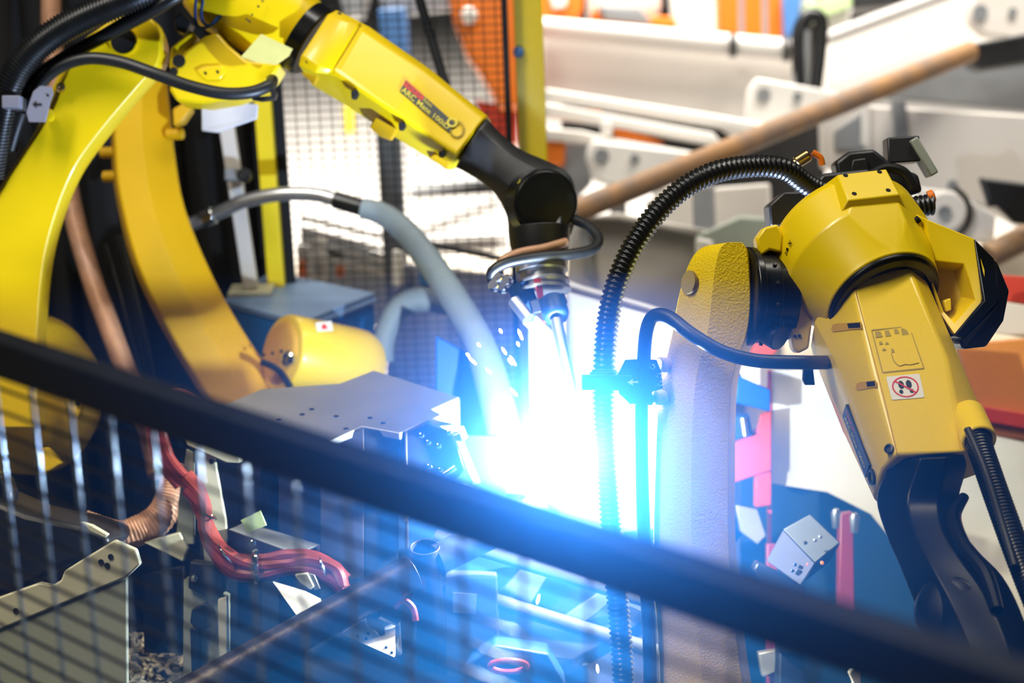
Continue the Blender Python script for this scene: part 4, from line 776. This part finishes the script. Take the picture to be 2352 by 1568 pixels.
# ------------------------------------------------------------ background: white steel frames, pipes and orange machines
def bg(name, pts, d, th, m, lab, cat, bev=.01, par=None):
    o = slab(pts, d, th).build(name, m, par, bev=bev)
    return tag(o, lab, cat) if par is None else o
def hole(par, x, y, d, r): return G().rev(V(x, y, d), TC, [(-.004, r*1.5), (.003, r*1.5), (.003, r), (.001, r)], 16).build('bolt_hole', 'grey_paint', par)
b1_ = thing('steel_beam', V(1550, 300, 8.4), 'long beige-white boom plate with a bright top edge behind the yellow post', 'beam')
slab([(1245, 60), (1560, 100), (1835, 130), (1855, 345), (1700, 330), (1250, 215)], 8.4, .25).build('plate', 'white_warm', b1_, bev=.01)
G().cyl(V(1245, 64, 8.3), V(1850, 118, 8.3), .045).build('top_tube', 'white', b1_, bev=.005)
for (x) in (1683, 1806): G().rev(V(x, 104 if x < 1750 else 114, 8.25), RX, [(-.012, .05), (.012, .05)], 16).build('clip', 'black', b1_)
b2_ = thing('steel_beam', V(1900, 260, 7.6), 'pale lug plate with one bolt hole beside the black cable arch', 'beam')
slab([(1738, 178), (1955, 216), (1955, 330), (1715, 330), (1722, 200)], 7.6, .12).build('plate', 'white', b2_, bev=.01); hole(b2_, 1754, 218, 7.59, .018); hole(b2_, 1832, 222, 7.59, .012)
b3_ = bg('steel_beam', [(1898, 212), (1908, 92), (2110, 20), (2240, -40), (2440, -60), (2440, 150), (2240, 110), (1960, 215)], 8.8, .2, 'white', 'brilliant white boom plate at the top right', 'beam')
tag(G().cyl(V(1890, 92, 8.6), V(2190, -20, 8.6), .03).build('edge_tube', 'white_grey', bev=.004), 'grey edge tube along the top right white boom', 'tube')
b4_ = thing('steel_beam', V(2320, 80, 7.9), 'grey-white rounded lug plate in the top right corner', 'beam')
slab([(2240, -20), (2226, 20), (2232, 52), (2262, 80), (2300, 84), (2440, 110), (2440, -30)], 7.9, .1).build('plate', 'white_warm', b4_, bev=.01); hole(b4_, 2252, 28, 7.89, .02); hole(b4_, 2326, 28, 7.89, .012)
b5_ = thing('steel_beam', V(2200, 500, 6.6), 'broad light grey boom plate below the rusty pipe at right', 'beam')
slab([(1890, 235), (2440, 268), (2440, 560), (2280, 480), (1895, 380)], 6.6, .12).build('plate', 'white_warm', b5_, bev=.01)
slab([(2050, 225), (2080, 228), (2092, 330), (2062, 330)], 6.56, .05).build('web', 'grey_paint', b5_, bev=.004)  # grey strip put in for the dark gap through the plate
slab([(1980, 232), (1998, 232), (2000, 345), (1978, 330)], 6.56, .05).build('web', 'white', b5_, bev=.004); 
slab([(1918, 300), (1990, 252), (1996, 340), (1920, 345)], 6.58, .02).build('gusset', 'grey_paint', b5_, bev=.004); hole(b5_, 2188, 426, 6.59, .012)
bg('dark_beam', [(2020, 190), (2170, 130), (2440, 60), (2440, 262), (2010, 222)], 7.2, .1, 'grey_paint', 'dark grey plate behind the far end of the rusty pipe', 'beam')
bg('dark_beam', [(2180, 110), (2440, 60), (2440, 130), (2250, 160)], 6.9, .1, 'black', 'black sleeve at the far end of the rusty pipe', 'sleeve')
tag(G().cyl(V(1270, 506, 5.6), V(2230, 118, 6.6), .034).build('rusty_pipe', 'rust_bg'), 'long rusty pipe crossing the background to the top right', 'pipe')
tag(G().cyl(V(2265, 592, 5.9), V(2850, 292, 6.5), .04).build('rusty_pipe', 'rust_bg'), 'short piece of rusty pipe at the right edge', 'pipe')
# rails stack
for k, (pts, m, lab) in enumerate((
    ([(1252, 202), (1640, 262), (1850, 300), (1850, 330), (1640, 292), (1252, 230)], 'white', 'topmost white rail right of the yellow post'),
    ([(1252, 236), (1400, 262), (1640, 305), (1660, 330), (1640, 332), (1400, 290), (1252, 268)], 'white', 'middle white rail right of the yellow post'),
    ([(1252, 292), (1340, 300), (1400, 316), (1600, 350), (1640, 356), (1640, 375), (1400, 335), (1252, 320)], 'white_warm', 'lowest white rail right of the yellow post'))):
    bg('steel_rail', pts, 7.5-.1*k, .06, m, lab, 'rail')
bg('orange_bar', [(1330, 250), (1385, 250), (1380, 268), (1340, 264)], 7.52, .05, 'orange', 'small orange bar end between the upper white rails', 'bar')
bg('orange_bar', [(1410, 290), (1490, 312), (1530, 330), (1410, 316)], 7.42, .05, 'orange', 'orange bar between the lower white rails', 'bar')
bg('gap_shade', [(1290, 235), (1640, 290), (1700, 320), (1700, 420), (1290, 330)], 7.55, .05, 'black', 'black sheet put in for the shade between the white rails', 'plate')  # black sheet imitates the shade in the rail gaps
bg('white_block', [(1382, 274), (1408, 276), (1406, 314), (1380, 312)], 7.3, .05, 'white', 'white block joining the middle and lowest rails', 'block')
b6_ = thing('steel_beam', V(1450, 420, 7.2), 'off-white rounded lug plate with two holes above the rusty pipe', 'beam')
slab([(1350, 340), (1362, 322), (1600, 350), (1650, 380), (1560, 420), (1400, 424), (1364, 412), (1355, 380), (1346, 360)], 7.2, .1).build('plate', 'white', b6_, bev=.01); hole(b6_, 1382, 358, 7.19, .018); hole(b6_, 1458, 365, 7.19, .012)
bg('orange_hub', [(1252, 318), (1300, 325), (1296, 380), (1256, 378)], 7.34, .1, 'orange', 'orange block beside the yellow post above the black wrist', 'block')
bg('dark_unit', [(1290, 325), (1352, 325), (1360, 420), (1330, 450), (1250, 400)], 7.4, .1, 'grey_paint', 'dark grey unit between the orange block and the lug plate', 'machine')
bg('dark_beam', [(1640, 330), (1900, 270), (1896, 420), (1760, 470), (1560, 500), (1480, 470)], 7.0, .1, 'black', 'black sheet put in for the dark gap under the long rusty pipe', 'plate')  # black sheet stands for the shaded gap below the pipe
b7_ = thing('steel_beam', V(1450, 600, 6.2), 'light grey boom plate below the rusty pipe, between wrist and hose', 'beam')
slab([(1310, 492), (1480, 500), (1640, 545), (1700, 565), (1560, 760), (1300, 690)], 6.2, .1).build('plate', 'white_grey', b7_, bev=.01)
slab([(1330, 500), (1420, 488), (1640, 530), (1640, 545), (1420, 502)], 6.1, .1).build('flange', 'white_warm', b7_, bev=.005)
slab([(1330, 520), (1350, 520), (1368, 640), (1346, 640)], 6.15, .02).build('web', 'grey_paint', b7_, bev=.004)
bg('steel_beam', [(1300, 640), (1340, 655), (1480, 695), (1560, 720), (1560, 740), (1480, 715), (1300, 665)], 4.4, .06, 'white_warm', 'narrow white flange low behind the corrugated hose', 'beam')
bg('steel_beam', [(1300, 668), (1580, 745), (1560, 1000), (1300, 1000)], 4.35, .04, 'white', 'white plate glowing behind the corrugated hose', 'plate')
bg('grey_plate', [(1600, 540), (1700, 495), (1790, 500), (1790, 600), (1600, 600)], 6.0, .05, 'sage', 'grey-green plate behind the top of the right lower arm', 'plate')
bg('white_plate', [(1600, 545), (1640, 552), (1650, 1420), (1600, 1420)], 5.9, .05, 'white', 'white plate edge just left of the right lower arm', 'plate')
for k, (x0, x1, m) in enumerate(((1500, 1590, 'white_warm'), (1590, 1640, 'grey_paint'), (1640, 1770, 'white_warm'))):
    bg('back_plate', [(x0, 430), (x1, 420), (x1+30, 1235), (x0+30, 1235)], 6.5, .05, m, ['pale plate under the arch of the corrugated hose', 'grey strip under the arch of the corrugated hose', 'pale plate near the right end of the hose arch'][k], 'plate')
# bearing bracket and black plates right
bb = thing('bearing_bracket', V(2200, 500, 6.0), 'white bearing bracket with a round boss right of the yellow elbow', 'bracket')
slab([(2110, 430), (2200, 440), (2288, 498), (2282, 560), (2200, 550), (2120, 500)], 6.0, .06).build('plate', 'white', bb, bev=.006)
G().rev(V(2168, 488, 5.99), TC, [(0, .062), (.03, .062), (.035, .055)], 28).build('boss', 'white_warm', bb, bev=.004)
G().rev(V(2168, 488, 5.95), TC, [(0, .02), (.012, .02), (.012, .012), (.006, .012)], 18).build('bore', 'grey_paint', bb)
G().tube([V(2168, 488, 5.97)+(RX*math.cos(t)+UY*math.sin(t))*.078 for t in [-1.0+.2*i for i in range(12)]], .008, 8, 2).build('seal', 'dark_steel', bb)
bg('black_plate', [(2250, 406), (2440, 430), (2440, 520), (2330, 512), (2290, 470), (2275, 478)], 5.9, .04, 'black', 'black notched plate at the right edge', 'plate')
bg('steel_beam', [(2290, 560), (2440, 590), (2440, 660), (2280, 640)], 6.2, .06, 'white', 'white plate strip under the short rusty pipe', 'beam')
# cable arch
tag(G().tube([V(1838, 200, 7.66), V(1834, 90, 7.66), V(1845, 50, 7.66), V(1868, 34, 7.66), V(1886, 50, 7.66), V(1884, 110, 7.66), V(1872, 210, 7.66)], .028, 12).build('cable_arch', 'rubber'), 'thick black cable arch standing on the white plates', 'cable')
bg('steel_post', [(1826, 60), (1862, 70), (1856, 210), (1822, 206)], 7.64, .06, 'grey_paint', 'grey post inside the black cable arch', 'post')
# orange machines along the top
orm = thing('orange_machine', V(1430, 60, 9.5), 'orange machine frame right behind the top of the yellow post', 'machine')
slab([(1245, -60), (1345, -60), (1340, 20), (1320, 50), (1260, 60), (1245, 190)], 9.5, .2).build('frame', 'orange', orm, bev=.01)
slab([(1260, -20), (1310, -25), (1300, 15), (1270, 20)], 9.45, .03).build('window', 'white', orm, bev=.005)
slab([(1360, 20), (1550, 40), (1555, 66), (1360, 56)], 9.6, .2).build('beam', 'orange', orm, bev=.01)
slab([(1350, -60), (1520, -60), (1520, 20), (1440, 42), (1350, 30)], 9.8, .2).build('body', 'white_grey', orm, bev=.01)
slab([(1370, 10), (1470, 15), (1500, 50), (1390, 40)], 9.5, .1).build('motor', 'grey_paint', orm, bev=.01)
slab([(1540, -60), (1660, -60), (1650, 80), (1550, 60)], 10.0, .2).build('cabinet', 'white_warm', orm, bev=.01)
or2 = thing('orange_machine', V(1740, 90, 9.2), 'orange upright machine with grey guide bars at top centre right', 'machine')
slab([(1650, -60), (1810, -60), (1800, 95), (1720, 90), (1655, 72)], 9.2, .2).build('frame', 'orange', or2, bev=.01)
for x in (1702, 1756): G().cyl(V(x, -60, 9.0), V(x+2, 90, 9.0), .014).build('guide_bar', 'grey_paint', or2)
slab([(1800, -20), (1850, -40), (1830, 70), (1805, 90)], 9.1, .1).build('blue_panel', 'blue_bg', or2, bev=.01)
bg('green_case', [(1850, 10), (1950, -20), (1960, 10), (1880, 40)], 9.0, .2, 'green_pale', 'pale green case beside the black cable arch', 'case')
bg('black_case', [(1960, -60), (2110, -60), (2060, 10), (1960, 20)], 9.4, .2, 'black', 'black case at the top edge left of the white boom', 'case')
bg('grey_case', [(1830, -40), (1880, -40), (1870, 40), (1830, 30)], 9.3, .2, 'white_grey', 'grey case above the cable arch', 'case')
bg('white_housing', [(1880, 40), (1960, 15), (1950, 60), (1900, 95)], 9.1, .1, 'white_grey', 'light housing between cable arch and white boom', 'case')
# behind the far fence
ob = thing('orange_robot', V(1110, 300, 7.8), 'tapering orange robot column seen through the far fence', 'robot')
slab([(1018, -60), (1200, -60), (1200, 240), (1150, 245), (1105, 170), (1070, 120), (1040, 40)], 7.8, .25).build('column', 'orange', ob, bev=.015)
G().rev(V(1078, 38, 7.78), TC, [(0, .032), (.04, .032), (.05, .02)], 18).build('white_cap', 'white', ob)
slab([(1090, 228), (1190, 246), (1190, 330), (1150, 330), (1100, 260)], 8.0, .2).build('foot', 'red_paint', ob, bev=.01)
bg('blue_case', [(868, 20), (930, 16), (936, 130), (900, 120), (874, 90)], 8.2, .3, 'blue_bg', 'blue case seen through the far fence above the forearm', 'case')
bg('grey_unit', [(770, -30), (850, -40), (830, 30), (790, 30)], 8.6, .2, 'grey_paint', 'dark grey unit at the top edge behind the forearm', 'machine')
bg('black_bar', [(870, -10), (1060, -30), (1060, 16), (880, 36)], 8.4, .1, 'grey_paint', 'dark bar along the top edge behind the far fence', 'bar')
bg('yellow_stand', [(788, 240), (812, 244), (812, 314), (794, 318)], 13.7, .1, 'yellow_post', 'small yellow stand behind the far fence under the forearm', 'stand')
ps = V(905, 520, 6.3)
tag(G().box(Vector((ps.x, ps.y, .8)), RX, Vector((0, 1, 0)), UP, .075, .08, 1.58).build('grey_column', 'grey_paint', bev=.004), 'grey column behind the far fence below the forearm', 'column')
wt = thing('work_table', V(760, 600, 6.6), 'white slatted work table behind the far fence', 'table')
for k in range(4): slab([(690, 492+k*26), (905, 545+k*28), (905, 556+k*28), (690, 505+k*26)], 6.5, .03).build('slat', 'white' if k < 2 else 'white_warm', wt, bev=.003)
slab([(722, 530), (750, 535), (748, 640), (724, 640)], 6.55, .03).build('leg', 'white', wt, bev=.003)
slab([(755, 560), (790, 566), (788, 610), (756, 606)], 6.56, .03).build('drawer', 'black', wt, bev=.003)
for x_, y_ in ((695, 560), (900, 620)):
    for d_ in (6.58, 6.82):
        q = V(x_, y_, d_); G().box(Vector((q.x, q.y, q.z/2)), gd, gn, UP, .04, .04, q.z).build('leg', 'white_grey', wt, bev=.003)
slab([(690, 520), (905, 590), (905, 760), (690, 700)], 6.8, .05).build('back_board', 'grey_paint', wt, bev=.003)
slab([(772, 612), (790, 612), (788, 636), (772, 634)], 6.54, .02).build('orange_box', 'orange', wt, bev=.002)
slab([(682, 600), (700, 600), (700, 640), (682, 640)], 6.54, .02).build('orange_box', 'orange', wt, bev=.002)
bg('back_wall_panel', [(900, 600), (1250, 640), (1260, 1000), (880, 1000)], 5.6, .03, 'lilac_plate', 'pale blue-grey panel behind the far fence near the arc', 'panel')
bg('dark_rail', [(960, 545), (1170, 590), (1170, 604), (960, 562)], 5.5, .03, 'black', 'black rail on top of the blue-grey panel', 'rail')
bg('white_box', [(900, 570), (925, 575), (925, 665), (900, 660)], 5.52, .05, 'white', 'narrow white box left of the blue-grey panel', 'box')
bg('blue_unit', [(960, 580), (990, 585), (988, 660), (962, 655)], 5.52, .05, 'blue_bg', 'narrow blue unit on the blue-grey panel', 'box')
for k, (pts) in enumerate(([(940, 430), (1150, 400), (1150, 412), (940, 448)], [(960, 520), (1150, 440), (1150, 470), (960, 540)])):
    bg('floor_beam', pts, 11.7-k*1.3, .3, 'grey_paint' if k == 0 else 'white_grey', ['dark beam on the bright floor behind the far fence', 'pale beam on the bright floor behind the far fence'][k], 'beam')
# legs that carry the background plates
for nm in ('grey_plate', 'steel_beam.001', 'steel_beam.005', 'gap_shade', 'dark_beam.002', 'dark_unit', 'back_wall_panel'):
    o = bpy.data.objects[nm]; ms = [c for c in ([o]+list(o.children)) if c.type == 'MESH']; og = ORG[nm]
    vs_ = [og+v.co for c in ms for v in c.data.vertices]; n = len(vs_)
    c = sum(vs_, Vector())/n; zt = c.z; yb = max(v.y for v in vs_)
    G().box(Vector((c.x, yb+.02, zt/2)), Vector((1, 0, 0)), Vector((0, 1, 0)), UP, .06, .06, zt).build('support_leg', 'grey_paint', o, bev=.003)
# ------------------------------------------------------------ haze volumes added to spread the arc glow like lens glare
def haze_ball(name, c, rad, dens, pw, col, lab, sq=(1, 1, 1), g=.3):
    bm = bmesh.new(); bmesh.ops.create_icosphere(bm, subdivisions=4, radius=1.0)
    me = bpy.data.meshes.new(name); bm.to_mesh(me); bm.free()
    o = bpy.data.objects.new(name, me); COL.objects.link(o); o.location = c; o.scale = (rad*sq[0], rad*sq[1], rad*sq[2])
    m = bpy.data.materials.new(name); m.use_nodes = True; nt = m.node_tree; nt.nodes.clear(); L = nt.links.new
    out = nt.nodes.new('ShaderNodeOutputMaterial'); vs = nt.nodes.new('ShaderNodeVolumeScatter'); vs.inputs['Color'].default_value = (*col, 1); vs.inputs['Anisotropy'].default_value = g
    tc = nt.nodes.new('ShaderNodeTexCoord'); ln = nt.nodes.new('ShaderNodeVectorMath'); ln.operation = 'LENGTH'; L(tc.outputs['Object'], ln.inputs[0])
    sub = nt.nodes.new('ShaderNodeMath'); sub.operation = 'SUBTRACT'; sub.use_clamp = True; sub.inputs[0].default_value = 1; L(ln.outputs['Value'], sub.inputs[1])
    po = nt.nodes.new('ShaderNodeMath'); po.operation = 'POWER'; L(sub.outputs[0], po.inputs[0]); po.inputs[1].default_value = pw
    mu = nt.nodes.new('ShaderNodeMath'); mu.operation = 'MULTIPLY'; L(po.outputs[0], mu.inputs[0]); mu.inputs[1].default_value = dens
    L(mu.outputs[0], vs.inputs['Density']); L(vs.outputs[0], out.inputs['Volume'])
    me.materials.append(m); return tag(o, lab, 'haze', kind='stuff')
haze_ball('core_haze', ARC, .36, .52, 2.5, (.85, .92, 1.0), 'added white haze for the overexposed core around the arc')  # white core of the glow, made as a small haze volume
sec = [(-.3, .07), (5.3, .07), (5.3, 2.5-.235*5.3), (-.3, 2.5+.235*.3)]      # top sloped to start the added veil low in the view
hz = G().ring_loft([[Vector((x, y, z)) for y, z in sec] for x in (-2.3, 2.3)]).build('veil_haze', 'hole')
tag(hz, 'added thin blue haze spreading the arc glare over the cell', 'haze', kind='stuff')
m = bpy.data.materials.new('veil_haze'); m.use_nodes = True; nt = m.node_tree; nt.nodes.clear()
out = nt.nodes.new('ShaderNodeOutputMaterial'); vs = nt.nodes.new('ShaderNodeVolumeScatter')
vs.inputs['Color'].default_value = (.05, .31, 1, 1); vs.inputs['Density'].default_value = .105; vs.inputs['Anisotropy'].default_value = .935
nt.links.new(vs.outputs[0], out.inputs['Volume']); hz.data.materials[0] = m
lf = bmesh.new(); bmesh.ops.create_icosphere(lf, subdivisions=4, radius=1.0)
me = bpy.data.meshes.new('low_haze'); lf.to_mesh(me); lf.free()
lo = bpy.data.objects.new('low_haze', me); COL.objects.link(lo); lo.location = (ARC.x+.06, ARC.y-.15, .93); lo.scale = (.85, .9, .5)  # second haze volume, added for the azure glow under the arc
m2 = m.copy(); m2.name = 'low_haze'; v2 = [n for n in m2.node_tree.nodes if n.type == 'VOLUME_SCATTER'][0]
v2.inputs['Color'].default_value = (.03, .33, 1, 1); v2.inputs['Density'].default_value = .48; v2.inputs['Anisotropy'].default_value = .5
me.materials.append(m2); tag(lo, 'added blue haze tinting the view below the arc', 'haze', kind='stuff')
